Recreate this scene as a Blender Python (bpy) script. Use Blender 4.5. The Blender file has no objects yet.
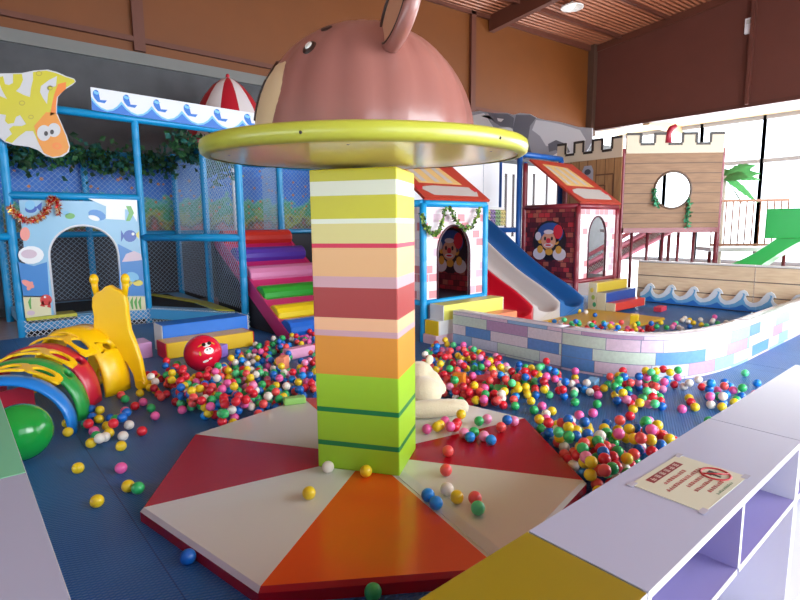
import bpy, bmesh, math, random
from mathutils import Vector, Matrix
random.seed(7)
PI = math.pi
scene = bpy.context.scene
COL = scene.collection

# ------------------------------------------------------------------ camera
FPX = 531.0; PIT = math.radians(7.94); ROL = math.radians(-0.56); YAW = math.radians(49.5); EYE = 1.6
F_ = Vector((math.cos(YAW), math.sin(YAW), 0)); R_ = Vector((math.sin(YAW), -math.cos(YAW), 0)); Z_ = Vector((0, 0, 1))
FW = F_ * math.cos(PIT) - Z_ * math.sin(PIT); UP = F_ * math.sin(PIT) + Z_ * math.cos(PIT)
R2 = R_ * math.cos(ROL) + UP * math.sin(ROL); U2 = UP * math.cos(ROL) - R_ * math.sin(ROL)
C0 = Vector((0, 0, EYE))
cam_d = bpy.data.cameras.new('camera'); cam_d.sensor_width = 36; cam_d.lens = FPX / 800 * 36
cam_d.clip_start = 0.05; cam_d.clip_end = 200
cam = bpy.data.objects.new('camera', cam_d); COL.objects.link(cam)
cam.matrix_world = Matrix(((R2.x, U2.x, -FW.x, 0), (R2.y, U2.y, -FW.y, 0), (R2.z, U2.z, -FW.z, EYE), (0, 0, 0, 1)))
scene.camera = cam

def atz(px, py, z=0.0):                      # survey helper: the point of height z seen at a photo position
    d = FW + R2 * ((px - 400) / FPX) - U2 * ((py - 300) / FPX)
    return C0 + d * ((z - EYE) / d.z)
def atp(px, py, p, n):                       # the point of a vertical/any plane seen at a photo position
    d = FW + R2 * ((px - 400) / FPX) - U2 * ((py - 300) / FPX); n = Vector(n)
    return C0 + d * ((Vector(p) - C0).dot(n) / d.dot(n))

# ------------------------------------------------------------------ materials
def lin(c):
    return tuple((v / 255 / 12.92) if v / 255 <= 0.04045 else ((v / 255 + 0.055) / 1.055) ** 2.4 for v in c)
_m = {}
def mat(name, rgb, rough=0.5, metal=0.0, coat=0.0, spec=0.5, bump=0.0, bscale=60.0, vary=0.0, vscale=6.0, sheen=0.0, emit=0.0):
    if name in _m: return _m[name]
    m = bpy.data.materials.new(name); m.use_nodes = True; nt = m.node_tree; b = nt.nodes['Principled BSDF']
    col = lin(rgb) + (1,)
    b.inputs['Base Color'].default_value = col; b.inputs['Roughness'].default_value = rough
    b.inputs['Metallic'].default_value = metal; b.inputs['Coat Weight'].default_value = coat
    b.inputs['Coat Roughness'].default_value = 0.12
    b.inputs['Specular IOR Level'].default_value = spec; b.inputs['Sheen Weight'].default_value = sheen
    if emit: b.inputs['Emission Color'].default_value = col; b.inputs['Emission Strength'].default_value = emit
    tc = nt.nodes.new('ShaderNodeTexCoord')
    if bump:
        n = nt.nodes.new('ShaderNodeTexNoise'); n.inputs['Scale'].default_value = bscale; n.inputs['Detail'].default_value = 3
        bp = nt.nodes.new('ShaderNodeBump'); bp.inputs['Strength'].default_value = bump; bp.inputs['Distance'].default_value = 0.01
        nt.links.new(tc.outputs['Object'], n.inputs['Vector']); nt.links.new(n.outputs['Fac'], bp.inputs['Height'])
        nt.links.new(bp.outputs['Normal'], b.inputs['Normal'])
    if vary:
        n = nt.nodes.new('ShaderNodeTexNoise'); n.inputs['Scale'].default_value = vscale; n.inputs['Detail'].default_value = 4
        r = nt.nodes.new('ShaderNodeMapRange'); r.inputs['From Min'].default_value = 0.3; r.inputs['From Max'].default_value = 0.7
        r.inputs['To Min'].default_value = 1 - vary; r.inputs['To Max'].default_value = 1 + vary
        hsv = nt.nodes.new('ShaderNodeHueSaturation'); hsv.inputs['Color'].default_value = col
        nt.links.new(tc.outputs['Object'], n.inputs['Vector']); nt.links.new(n.outputs['Fac'], r.inputs['Value'])
        nt.links.new(r.outputs['Result'], hsv.inputs['Value']); nt.links.new(hsv.outputs['Color'], b.inputs['Base Color'])
    _m[name] = m; return m

def node_mat(name, rough=0.6):
    m = bpy.data.materials.new(name); m.use_nodes = True; nt = m.node_tree
    b = nt.nodes['Principled BSDF']; b.inputs['Roughness'].default_value = rough
    return m, nt, b

def ramp(nt, stops, fac, interp='LINEAR'):
    r = nt.nodes.new('ShaderNodeValToRGB'); r.color_ramp.interpolation = interp
    els = r.color_ramp.elements
    while len(els) < len(stops): els.new(0.5)
    for e, (p, c) in zip(els, stops): e.position = p; e.color = lin(c) + (1,)
    nt.links.new(fac, r.inputs['Fac']); return r

def math_n(nt, op, a, b=None):
    n = nt.nodes.new('ShaderNodeMath'); n.operation = op
    for i, v in enumerate((a, b)):
        if v is None: continue
        if isinstance(v, (int, float)): n.inputs[i].default_value = v
        else: nt.links.new(v, n.inputs[i])
    return n.outputs[0]

# woven blue foam floor
def make_floor_mat():
    m, nt, b = node_mat('woven_blue_foam', 0.36)
    g = nt.nodes.new('ShaderNodeNewGeometry'); sx = nt.nodes.new('ShaderNodeSeparateXYZ'); nt.links.new(g.outputs['Position'], sx.inputs[0])
    a = math_n(nt, 'SINE', math_n(nt, 'MULTIPLY', sx.outputs['X'], 2 * PI / 0.045))
    c = math_n(nt, 'SINE', math_n(nt, 'MULTIPLY', sx.outputs['Y'], 2 * PI / 0.022))
    h = math_n(nt, 'MULTIPLY', a, c)
    fx = math_n(nt, 'ABSOLUTE', math_n(nt, 'SUBTRACT', math_n(nt, 'FRACT', math_n(nt, 'ADD', sx.outputs['X'], 0.35)), 0.5))
    seam = math_n(nt, 'GREATER_THAN', fx, 0.4965)
    n = nt.nodes.new('ShaderNodeTexNoise'); n.inputs['Scale'].default_value = 1.3; nt.links.new(g.outputs['Position'], n.inputs['Vector'])
    r = ramp(nt, [(0.3, (36, 94, 156)), (0.7, (50, 110, 172))], n.outputs['Fac'])
    mx = nt.nodes.new('ShaderNodeMix'); mx.data_type = 'RGBA'; mx.inputs['B'].default_value = lin((20, 60, 120)) + (1,)
    nt.links.new(r.outputs['Color'], mx.inputs['A']); nt.links.new(seam, mx.inputs['Factor'])
    nt.links.new(mx.outputs['Result'], b.inputs['Base Color'])
    bp = nt.nodes.new('ShaderNodeBump'); bp.inputs['Strength'].default_value = 0.5; bp.inputs['Distance'].default_value = 0.006
    nt.links.new(h, bp.inputs['Height']); nt.links.new(bp.outputs['Normal'], b.inputs['Normal'])
    return m

# printed undersea picture: water with orange fish specks above weeds and reef
def make_mural_mat(z0, z1):
    m, nt, b = node_mat('printed_sea_vinyl', 0.5)
    g = nt.nodes.new('ShaderNodeNewGeometry'); sx = nt.nodes.new('ShaderNodeSeparateXYZ'); nt.links.new(g.outputs['Position'], sx.inputs[0])
    n = nt.nodes.new('ShaderNodeTexNoise'); n.inputs['Scale'].default_value = 4; n.inputs['Detail'].default_value = 5
    nt.links.new(g.outputs['Position'], n.inputs['Vector'])
    zr = math_n(nt, 'DIVIDE', math_n(nt, 'SUBTRACT', sx.outputs['Z'], z0), z1 - z0)
    hh = math_n(nt, 'ADD', zr, math_n(nt, 'MULTIPLY', math_n(nt, 'SUBTRACT', n.outputs['Fac'], 0.5), 0.75))
    base = ramp(nt, [(0.0, (190, 110, 110)), (0.1, (90, 90, 80)), (0.2, (160, 170, 90)), (0.33, (60, 150, 100)), (0.42, (90, 180, 150)), (0.5, (40, 120, 210)), (0.8, (40, 104, 200)), (1.0, (50, 130, 220))], hh)
    v = nt.nodes.new('ShaderNodeTexVoronoi'); v.inputs['Scale'].default_value = 6.5; nt.links.new(g.outputs['Position'], v.inputs['Vector'])
    fish = math_n(nt, 'LESS_THAN', v.outputs['Distance'], 0.2)
    cr = ramp(nt, [(0.0, (200, 120, 60)), (0.4, (210, 190, 90)), (0.6, (200, 90, 60)), (0.8, (40, 100, 170))], v.outputs['Color'], 'CONSTANT')
    mx = nt.nodes.new('ShaderNodeMix'); mx.data_type = 'RGBA'
    nt.links.new(fish, mx.inputs['Factor']); nt.links.new(base.outputs['Color'], mx.inputs['A']); nt.links.new(cr.outputs['Color'], mx.inputs['B'])
    nt.links.new(mx.outputs['Result'], b.inputs['Base Color']); return m

# printed block wall on the play houses
def make_brick_mat(name, cols, sc=5.0, mortar=(70, 40, 45), axis='XZ'):
    m, nt, b = node_mat(name, 0.5)
    g = nt.nodes.new('ShaderNodeNewGeometry'); sx = nt.nodes.new('ShaderNodeSeparateXYZ'); nt.links.new(g.outputs['Position'], sx.inputs[0])
    cb = nt.nodes.new('ShaderNodeCombineXYZ')
    u = math_n(nt, 'ADD', sx.outputs['X'], sx.outputs['Y'])
    nt.links.new(u, cb.inputs['X']); nt.links.new(sx.outputs['Z'], cb.inputs['Y'])
    br = nt.nodes.new('ShaderNodeTexBrick'); br.inputs['Scale'].default_value = sc
    br.inputs['Color1'].default_value = (0, 0, 0, 1); br.inputs['Color2'].default_value = (1, 1, 1, 1); br.inputs['Mortar'].default_value = (0.5, 0.5, 0.5, 1)
    br.inputs['Mortar Size'].default_value = 0.02; br.inputs['Brick Width'].default_value = 0.55; br.inputs['Row Height'].default_value = 0.4
    nt.links.new(cb.outputs[0], br.inputs['Vector'])
    st = [(i / len(cols), c) for i, c in enumerate(cols)]
    r = ramp(nt, st, br.outputs['Color'], 'CONSTANT')
    mx = nt.nodes.new('ShaderNodeMix'); mx.data_type = 'RGBA'; mx.inputs['B'].default_value = lin(mortar) + (1,)
    nt.links.new(br.outputs['Fac'], mx.inputs['Factor']); nt.links.new(r.outputs['Color'], mx.inputs['A'])
    nt.links.new(mx.outputs['Result'], b.inputs['Base Color']); return m

# printed boards
def make_board_mat(name, c1, c2, line, pitch, vertical=False, rough=0.6):
    m, nt, b = node_mat(name, rough)
    g = nt.nodes.new('ShaderNodeNewGeometry'); sx = nt.nodes.new('ShaderNodeSeparateXYZ'); nt.links.new(g.outputs['Position'], sx.inputs[0])
    s = sx.outputs['Y'] if vertical else sx.outputs['Z']
    fr = math_n(nt, 'FRACT', math_n(nt, 'DIVIDE', s, pitch)); ln = math_n(nt, 'LESS_THAN', fr, 0.07)
    mp = nt.nodes.new('ShaderNodeMapping'); mp.inputs['Scale'].default_value = (9, 9, 1.5) if vertical else (1.5, 1.5, 14)
    nt.links.new(g.outputs['Position'], mp.inputs['Vector'])
    n = nt.nodes.new('ShaderNodeTexNoise'); n.inputs['Scale'].default_value = 2.2; n.inputs['Detail'].default_value = 6; nt.links.new(mp.outputs[0], n.inputs['Vector'])
    r = ramp(nt, [(0.3, c1), (0.7, c2)], n.outputs['Fac'])
    mx = nt.nodes.new('ShaderNodeMix'); mx.data_type = 'RGBA'; mx.inputs['B'].default_value = lin(line) + (1,)
    nt.links.new(ln, mx.inputs['Factor']); nt.links.new(r.outputs['Color'], mx.inputs['A'])
    nt.links.new(mx.outputs['Result'], b.inputs['Base Color']); return m

def make_ceiling_mat():
    m, nt, b = node_mat('ribbed_brown_deck', 0.45)
    b.inputs['Base Color'].default_value = lin((168, 104, 74)) + (1,)
    g = nt.nodes.new('ShaderNodeNewGeometry'); sx = nt.nodes.new('ShaderNodeSeparateXYZ'); nt.links.new(g.outputs['Position'], sx.inputs[0])
    a = math_n(nt, 'SINE', math_n(nt, 'MULTIPLY', sx.outputs['Y'], 2 * PI / 0.16))
    bp = nt.nodes.new('ShaderNodeBump'); bp.inputs['Strength'].default_value = 0.8; bp.inputs['Distance'].default_value = 0.04
    nt.links.new(a, bp.inputs['Height']); nt.links.new(bp.outputs['Normal'], b.inputs['Normal']); return m

def make_glass():
    m = bpy.data.materials.new('window_glass'); m.use_nodes = True; nt = m.node_tree; nt.nodes.clear()
    o = nt.nodes.new('ShaderNodeOutputMaterial'); t = nt.nodes.new('ShaderNodeBsdfTransparent'); t.inputs[0].default_value = (0.96, 0.98, 1, 1)
    gl = nt.nodes.new('ShaderNodeBsdfGlossy'); gl.inputs['Roughness'].default_value = 0.02; gl.inputs['Color'].default_value = (1, 1, 1, 1)
    mx = nt.nodes.new('ShaderNodeMixShader'); mx.inputs[0].default_value = 0.05
    nt.links.new(t.outputs[0], mx.inputs[1]); nt.links.new(gl.outputs[0], mx.inputs[2]); nt.links.new(mx.outputs[0], o.inputs[0]); return m

# ------------------------------------------------------------------ mesh builder
class MB:
    def __init__(s): s.v = []; s.f = []; s.m = []; s.s = []
    def add(s, vs, fs, m=0, smooth=False):
        o = len(s.v); s.v += [Vector(p) for p in vs]
        for f in fs: s.f.append([i + o for i in f]); s.m.append(m); s.s.append(smooth)
    def box(s, x0, x1, y0, y1, z0, z1, m=0, M=None):
        vs = [(x, y, z) for z in (z0, z1) for y in (y0, y1) for x in (x0, x1)]
        if M: vs = [M @ Vector(p) for p in vs]
        s.add(vs, [(0, 2, 3, 1), (4, 5, 7, 6), (0, 1, 5, 4), (2, 6, 7, 3), (0, 4, 6, 2), (1, 3, 7, 5)], m); return s
    def bar(s, a, b, w, h, m=0, up=Vector((0, 0, 1))):      # rectangular bar from a to b
        a = Vector(a); b = Vector(b); d = (b - a).normalized()
        x = d.cross(up)
        if x.length < 1e-4: x = Vector((1, 0, 0))
        x.normalize(); y = x.cross(d).normalized()
        vs = [p + x * (sx * w / 2) + y * (sy * h / 2) for p in (a, b) for sy in (-1, 1) for sx in (-1, 1)]
        s.add(vs, [(0, 1, 3, 2), (4, 6, 7, 5), (0, 4, 5, 1), (2, 3, 7, 6), (0, 2, 6, 4), (1, 5, 7, 3)], m); return s
    def tube(s, path, r, n=10, m=0, closed=False, smooth=True):
        P = [Vector(p) for p in path]; k = len(P); rings = []
        rr = r if isinstance(r, (list, tuple)) else [r] * k
        prev = None
        for i in range(k):
            t = (P[(i + 1) % k] - P[i - 1]) if closed else (P[min(i + 1, k - 1)] - P[max(i - 1, 0)])
            t.normalize()
            if prev is None:
                x = t.cross(Vector((0, 0, 1)))
                if x.length < 1e-3: x = t.cross(Vector((1, 0, 0)))
            else: x = prev - t * prev.dot(t)
            x.normalize(); prev = x; y = t.cross(x)
            rings.append([P[i] + (x * math.cos(2 * PI * j / n) + y * math.sin(2 * PI * j / n)) * rr[i] for j in range(n)])
        vs = [p for g in rings for p in g]; fs = []
        for i in range(k if closed else k - 1):
            a = i * n; b = ((i + 1) % k) * n
            for j in range(n): fs.append((a + j, a + (j + 1) % n, b + (j + 1) % n, b + j))
        s.add(vs, fs, m, smooth)
        if not closed:
            s.add(rings[0], [tuple(reversed(range(n)))], m); s.add(rings[-1], [tuple(range(n))], m)
        return s
    def lathe(s, prof, c=(0, 0, 0), n=32, m=0, smooth=True, rad=None):
        c = Vector(c); vs = []; fs = []
        for (r, z) in prof:
            for j in range(n):
                a = 2 * PI * j / n; q = r * (rad(a, z) if rad else 1)
                vs.append(c + Vector((q * math.cos(a), q * math.sin(a), z)))
        for i in range(len(prof) - 1):
            for j in range(n): fs.append((i * n + j, i * n + (j + 1) % n, (i + 1) * n + (j + 1) % n, (i + 1) * n + j))
        s.add(vs, fs, m, smooth); return s
    def poly(s, pts, thick, m=0, mside=None):               # 3D outline extruded by a vector
        P = [Vector(p) for p in pts]; t = Vector(thick); k = len(P)
        s.add(P, [tuple(range(k))], m); s.add([p + t for p in P], [tuple(reversed(range(k)))], m if mside is None else mside)
        for i in range(k):
            j = (i + 1) % k; s.add([P[i], P[i] + t, P[j] + t, P[j]], [(0, 1, 2, 3)], m if mside is None else mside)
        return s
    def sphere(s, c, r, nu=16, nv=10, m=0, M=None):
        r = Vector(r) if isinstance(r, (tuple, list, Vector)) else Vector((r, r, r)); c = Vector(c)
        vs = []
        for i in range(nv + 1):
            th = PI * i / nv
            for j in range(nu):
                ph = 2 * PI * j / nu; p = Vector((r.x * math.sin(th) * math.cos(ph), r.y * math.sin(th) * math.sin(ph), r.z * math.cos(th)))
                vs.append(c + (M @ p if M else p))
        fs = [(i * nu + j, (i + 1) * nu + j, (i + 1) * nu + (j + 1) % nu, i * nu + (j + 1) % nu) for i in range(nv) for j in range(nu)]
        s.add(vs, fs, m, True); return s
    def xf(s, M):
        s.v = [M @ p for p in s.v]; return s
    def build(s, name, mats, parent=None, loc=None, bevel=0.0, seg=2, weld=False):
        if parent is not None: off = Vector(parent['_o']) if '_o' in parent else Vector((0, 0, 0))
        else: off = Vector(loc) if loc is not None else Vector((0, 0, 0))
        me = bpy.data.meshes.new(name)
        me.from_pydata([tuple(p - off) for p in s.v], [], s.f)
        for x in (mats if isinstance(mats, (list, tuple)) else [mats]): me.materials.append(x)
        me.polygons.foreach_set('material_index', s.m); me.polygons.foreach_set('use_smooth', s.s)
        bm = bmesh.new(); bm.from_mesh(me); bmesh.ops.remove_doubles(bm, verts=bm.verts, dist=0.0004)
        bmesh.ops.dissolve_degenerate(bm, edges=bm.edges, dist=0.00005)
        bmesh.ops.recalc_face_normals(bm, faces=bm.faces); bm.to_mesh(me); bm.free()
        o = bpy.data.objects.new(name, me); COL.objects.link(o)
        if parent is not None: o.parent = parent; o['_o'] = tuple(off)
        else: o.location = off; o['_o'] = tuple(off)
        if bevel:
            md = o.modifiers.new('bevel', 'BEVEL'); md.width = bevel; md.segments = seg; md.limit_method = 'ANGLE'; md.angle_limit = 0.7
        return o

def tag(o, label=None, cat=None, group=None, kind=None):
    if label: o['label'] = label
    if cat: o['category'] = cat
    if group: o['group'] = group
    if kind: o['kind'] = kind
    return o
def thing(name, loc, label, cat, group=None):
    o = bpy.data.objects.new(name, None); COL.objects.link(o); o.location = loc; o['_o'] = tuple(loc)
    o.empty_display_size = 0.1
    return tag(o, label, cat, group)
def struct(mb, name, mats, bevel=0.0):
    o = mb.build(name, mats, bevel=bevel); o['kind'] = 'structure'; return o

# ------------------------------------------------------------------ palette
BLUE = mat('bright_blue_padding', (0, 146, 206), 0.4, coat=0.05)
WHITE = mat('white_laminate', (226, 226, 232), 0.35)
WHITEV = mat('white_vinyl', (214, 214, 206), 0.22, coat=0.3)
RED = mat('red_vinyl', (172, 10, 32), 0.26, coat=0.12)
ORANGE = mat('orange_vinyl', (225, 84, 20), 0.2, coat=0.5)
LILAC = mat('lilac_laminate', (154, 144, 196), 0.4)
YELLOWL = mat('yellow_laminate', (144, 122, 4), 0.4)
GREENL = mat('mint_laminate', (122, 200, 158), 0.4)
MAROON = mat('maroon_steel', (104, 34, 42), 0.4)
NET = mat('pale_blue_cord', (170, 200, 225), 0.7)
NETD = mat('dark_cord', (60, 40, 45), 0.7)
BLACK = mat('black_cloth', (14, 15, 20), 0.7)
GLASS = make_glass()

# ------------------------------------------------------------------ room
struct(MB().box(-7, 24.2, -5, 12.5, -0.06, -0.02), 'floor', mat('pale_hall_floor', (196, 182, 180), 0.25, vary=0.05))
XW, YW = 20.9, 12.2
b = MB()
b.box(-7, XW + .1, YW, YW + .2, 4.95, 5.18, 1)                    # concrete ledge band
b.box(-7, 24.2, YW + .06, YW + .26, -0.02, 5.0, 2)
b.box(-7, XW + .1, YW + .04, YW + .24, 5.18, 10.2, 0)             # brown cladding
struct(b, 'wall_back', [mat('brown_cladding', (112, 60, 14), 0.55, vary=0.06, vscale=1.2), mat('concrete_ledge', (118, 120, 118), 0.8), mat('grey_render', (78, 80, 84), 0.85, vary=0.12, vscale=3)])
b = MB()
b.box(XW, XW + .25, -5, YW + .1, 5.5, 10.4, 0)
b.box(XW - .03, XW + .28, -5, YW + .1, 5.42, 5.56, 1)
struct(b, 'wall_right', [mat('dark_brown_cladding', (96, 52, 42), 0.55, vary=0.05, vscale=1.2), mat('brown_trim', (84, 44, 34), 0.5)])
cz = lambda x, y: 8.75 + .05 * (x - XW) - .1 * (y - YW)
b = MB()
q = [(-7, -5), (24.2, -5), (24.2, 12.6), (-7, 12.6)]
b.poly([(x, y, cz(x, y)) for x, y in q], (0, 0, .15))
struct(b, 'ceiling', make_ceiling_mat())
struct(MB().box(XW + .25, 24.3, -5, 12.6, 5.6, 5.7), 'ceiling_bay', mat('cream_soffit', (226, 196, 150), 0.6))
STEEL = mat('brown_steel', (96, 52, 38), 0.5)
def trim(n, pts, w, h, m=STEEL):
    b = MB()
    for a, c in pts: b.bar(a, c, w, h)
    struct(b, 'trim_%d' % n, m)
trim(1, [((14.5, -5, cz(14.5, -5) - .25), (14.5, 12.2, cz(14.5, 12.2) - .25))], .22, .5)
for i, y in enumerate((11.0, 9.2, 7.4, 5.6)):
    trim(2 + i, [((-7, y, cz(-7, y) - .06), (XW, y, cz(XW, y) - .06))], .1, .12)
for i, x in enumerate((3.45, 13.6)):
    trim(6 + i, [((x, 12.2, 5.2), (x, 12.2, 9.8))], .22, .12)
trim(8, [((XW - .1, YW - .05, 5.2), (XW - .1, YW - .05, 9.3))], .34, .34, mat('dark_column', (82, 58, 46), 0.5))
trim(9, [((-7, YW, 5.42), (XW, YW, 5.42))], .1, .1)
trim(10, [((XW - .05, 6.45, 5.5), (XW - .05, 6.45, 9.6))], .3, .1, mat('dark_brown_cladding', (0, 0, 0)))
trim(11, [((-7, YW, cz(5, YW) - .3), (XW, YW, cz(XW, YW) - .1))], .12, .22)
trim(12, [((XW, YW, cz(XW, YW) - .15), (XW, -5, cz(XW, -5) - .15))], .12, .25)
trim(13, [((XW + .1, 9.9, 5.5), (24.2, 9.9, 5.5)), ((XW + .1, 4.9, 5.5), (24.2, 4.9, 5.5))], .25, .3, mat('cream_beam', (214, 180, 140), 0.6))
# glazing of the bay at the right
FR = mat('grey_window_frame', (170, 172, 180), 0.5)
for i, (y0, y1) in enumerate(((10.4, 12.4), (9.0, 10.4), (6.8, 9.0), (4.2, 6.8), (1.2, 4.2), (-2, 1.2), (-5, -2))):
    b = MB()
    b.box(23.98, 24.1, y0 - .05, y0 + .05, -0.02, 5.62, 0); b.box(23.98, 24.1, y1 - .05, y1 + .05, -0.02, 5.62, 0)
    b.box(23.98, 24.1, y0, y1, -0.02, .12, 0); b.box(23.98, 24.1, y0, y1, 3.85, 4.0, 0); b.box(23.98, 24.1, y0, y1, 5.45, 5.62, 0)
    w = struct(b, 'window_%d' % (i + 1), FR)
    MB().box(24.03, 24.05, y0, y1, .1, 5.5).build('pane', GLASS, w)
# wall and glazing on the camera side and at the left (daylight comes in here)
WALLP = mat('painted_wall', (190, 184, 176), 0.7)
b = MB(); b.box(-7, 24.2, -5.2, -5, 5.2, 11, 0); b.box(-7, -2.5, -5.2, -5, -.02, 5.2); b.box(23.9, 24.2, -5.2, -5, -.02, 5.2)
b.box(-2.5, 23.9, -5.2, -5, -.02, .35)
struct(b, 'wall_near', WALLP)
for i, (x0, x1) in enumerate(((-2.5, 2.8), (2.8, 8), (8, 13.3), (13.3, 18.6), (18.6, 23.9))):
    b = MB()
    for x in (x0, x1): b.box(x - .05, x + .05, -5.16, -5.04, .35, 5.2)
    b.box(x0, x1, -5.16, -5.04, .35, .45); b.box(x0, x1, -5.16, -5.04, 3.2, 3.3); b.box(x0, x1, -5.16, -5.04, 5.1, 5.2)
    w = struct(b, 'window_%d' % (8 + i), FR)
    MB().box(x0, x1, -5.11, -5.09, .4, 5.15).build('pane', GLASS, w)
b = MB(); b.box(-7.2, -7, -5, 12.5, -.02, .9); b.box(-7.2, -7, -5, 12.5, 3.4, 11); b.box(-7.2, -7, 8, 12.5, .9, 3.4)
struct(b, 'wall_left', WALLP)
for i, (y0, y1) in enumerate(((-5, 1.5), (1.5, 8))):
    b = MB()
    for y in (y0, y1): b.box(-7.16, -7.04, y - .05, y + .05, .9, 3.4)
    b.box(-7.16, -7.04, y0, y1, .9, 1.0); b.box(-7.16, -7.04, y0, y1, 3.3, 3.4)
    w = struct(b, 'window_%d' % (13 + i), FR)
    MB().box(-7.11, -7.09, y0, y1, 1, 3.3).build('pane', GLASS, w)

# ceiling lamp and box on the wall
t = thing('ceiling_lamp', (16.08, 10.18, cz(16.08, 10.18)), 'round white lamp dish under the brown ribbed ceiling', 'lamp')
z = t.location.z
MB().lathe([(.02, -.02), (.06, -.05), (.12, -.1), (.36, -.2), (.36, -.23), (.33, -.23), (.1, -.13), (.02, -.12)], (16.08, 10.18, z), 28).build('lamp_dish', mat('white_enamel', (236, 236, 232), 0.3), t)
MB().tube([(16.08, 10.18, z + .02), (16.08, 10.18, z - .06)], .03).build('lamp_stem', STEEL, t)
MB().sphere((16.08, 10.18, z - .17), (.09, .09, .06), 14, 8).build('bulb', mat('lamp_glow', (255, 240, 215), 0.4, emit=1.5), t)
p = atp(750, 26, (XW - .02, 0, 0), (1, 0, 0))
t = thing('wall_box', p, 'small white box fixed high on the dark brown wall', 'box')
MB().box(p.x - .1, p.x + .02, p.y - .13, p.y + .13, p.z - .24, p.z + .24).build('casing', WHITE, t, bevel=.015)
MB().box(p.x - .11, p.x - .1, p.y - .08, p.y + .08, p.z + .05, p.z + .18).build('louvre', mat('light_grey_plastic', (190, 190, 188), 0.5), t)

# ------------------------------------------------------------------ blue mat floor
tag(MB().box(-2.2, 6.88, .785, 9.6, -0.02, 0).build('floor_mat', make_floor_mat(), loc=(2, 4, -.02)), 'woven blue foam mat covering the play area floor', 'floor mat')
MATB = bpy.data.materials['woven_blue_foam']

# ------------------------------------------------------------------ carousel: mat, pillar, disc, bear dome
OC = Vector((2.04, 2.73, 0)); ORAD = 1.39; OT = math.radians(168); MATZ = 0.075
car = thing('carousel_pillar', (2.04, 2.73, 0), 'square striped padded pillar with a lime disc and bear head dome, standing on an octagonal mat', 'soft play pillar')
ov = [OC + Vector((math.cos(OT + k * PI / 4), math.sin(OT + k * PI / 4), 0)) * ORAD for k in range(8)]
b = MB()
wc = [1, 2, 1, 0, 1, 2, 1, 0]
N = 6
def ring(sc, z): return [Vector((OC.x + (p.x - OC.x) * sc, OC.y + (p.y - OC.y) * sc, z)) for p in ov]
top = ring(.985, MATZ); edge = ring(1.0, MATZ - .02); bot = ring(1.0, 0); mid = Vector((OC.x, OC.y, MATZ))
for k in range(8):
    j = (k + 1) % 8
    b.add([mid, top[k], top[j]], [(0, 1, 2)], wc[k])
    b.add([top[k], edge[k], edge[j], top[j]], [(0, 1, 2, 3)], wc[k] if wc[k] == 1 else 0)
    b.add([edge[k], bot[k], bot[j], edge[j]], [(0, 1, 2, 3)], 0)
b.add(bot, [tuple(range(8))], 0)
b.build('base_mat', [RED, WHITEV, ORANGE], car)
e = [ov[2], mid]; d = (Vector((mid.x, mid.y, 0)) - Vector((ov[2].x, ov[2].y, 0))); nrm = Vector((-d.y, d.x, 0)).normalized()
if nrm.dot(ov[3] - ov[2]) < 0: nrm = -nrm
a0 = Vector((ov[2].x, ov[2].y, MATZ)) + d * .03 + nrm * .02; a1 = a0 + d * .74
MB().poly([a0, a0 + nrm * .07 + d * .02, a1 + nrm * .07, a1], (0, 0, .004)).build('edge_flap', mat('grey_white_vinyl', (196, 200, 198), 0.3), car)
# striped pillar
PD1 = Vector((math.cos(math.radians(124)), math.sin(math.radians(124)), 0)); PD2 = Vector((math.cos(math.radians(34)), math.sin(math.radians(34)), 0))
PN = Vector((1.99, 2.35, 0)); L1, L2 = .54, .42
bands = [(.076, .231, 'g'), (.231, .263, 'dg'), (.263, .451, 'g'), (.451, .482, 'dg'), (.482, .694, 'g'), (.694, .938, 'o'), (.938, .974, 'm'), (.974, 1.052, 'p'), (1.052, 1.236, 'r'), (1.236, 1.303, 'm'), (1.303, 1.474, 't'), (1.474, 1.5, 'c'), (1.5, 1.617, 'b'), (1.617, 1.645, 'w'), (1.645, 1.78, 'y'), (1.78, 1.864, 'w'), (1.864, 1.935, 'y')]
bc = {'g': (158, 206, 40), 'dg': (14, 128, 66), 'o': (222, 146, 46), 'm': (206, 160, 166), 'p': (240, 184, 140), 'r': (166, 58, 54), 't': (228, 176, 122), 'c': (206, 14, 66), 'b': (212, 200, 128), 'w': (222, 226, 206), 'y': (196, 190, 24)}
keys = list(bc)
b = MB(); cn = [PN, PN + PD1 * L1, PN + PD1 * L1 + PD2 * L2, PN + PD2 * L2]
for z0, z1, k in bands:
    for i in range(4):
        p, q2 = cn[i], cn[(i + 1) % 4]
        b.add([p + Z_ * z0, q2 + Z_ * z0, q2 + Z_ * z1, p + Z_ * z1], [(0, 1, 2, 3)], keys.index(k))
b.add([p + Z_ * 1.935 for p in cn], [(0, 1, 2, 3)], keys.index('y')); b.add([p + Z_ * .076 for p in cn], [(3, 2, 1, 0)], 0)
b.build('striped_post', [mat('stripe_' + k, c, 0.42, coat=0.05) for k, c in bc.items()], car, bevel=.008)
pc = PN + PD1 * (L1 / 2) + PD2 * (L2 / 2)
MB().tube([pc + Z_ * 1.9, pc + Z_ * 2.06], .07, 18).build('shaft', mat('dark_shaft', (90, 80, 60), 0.6), car)
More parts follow.
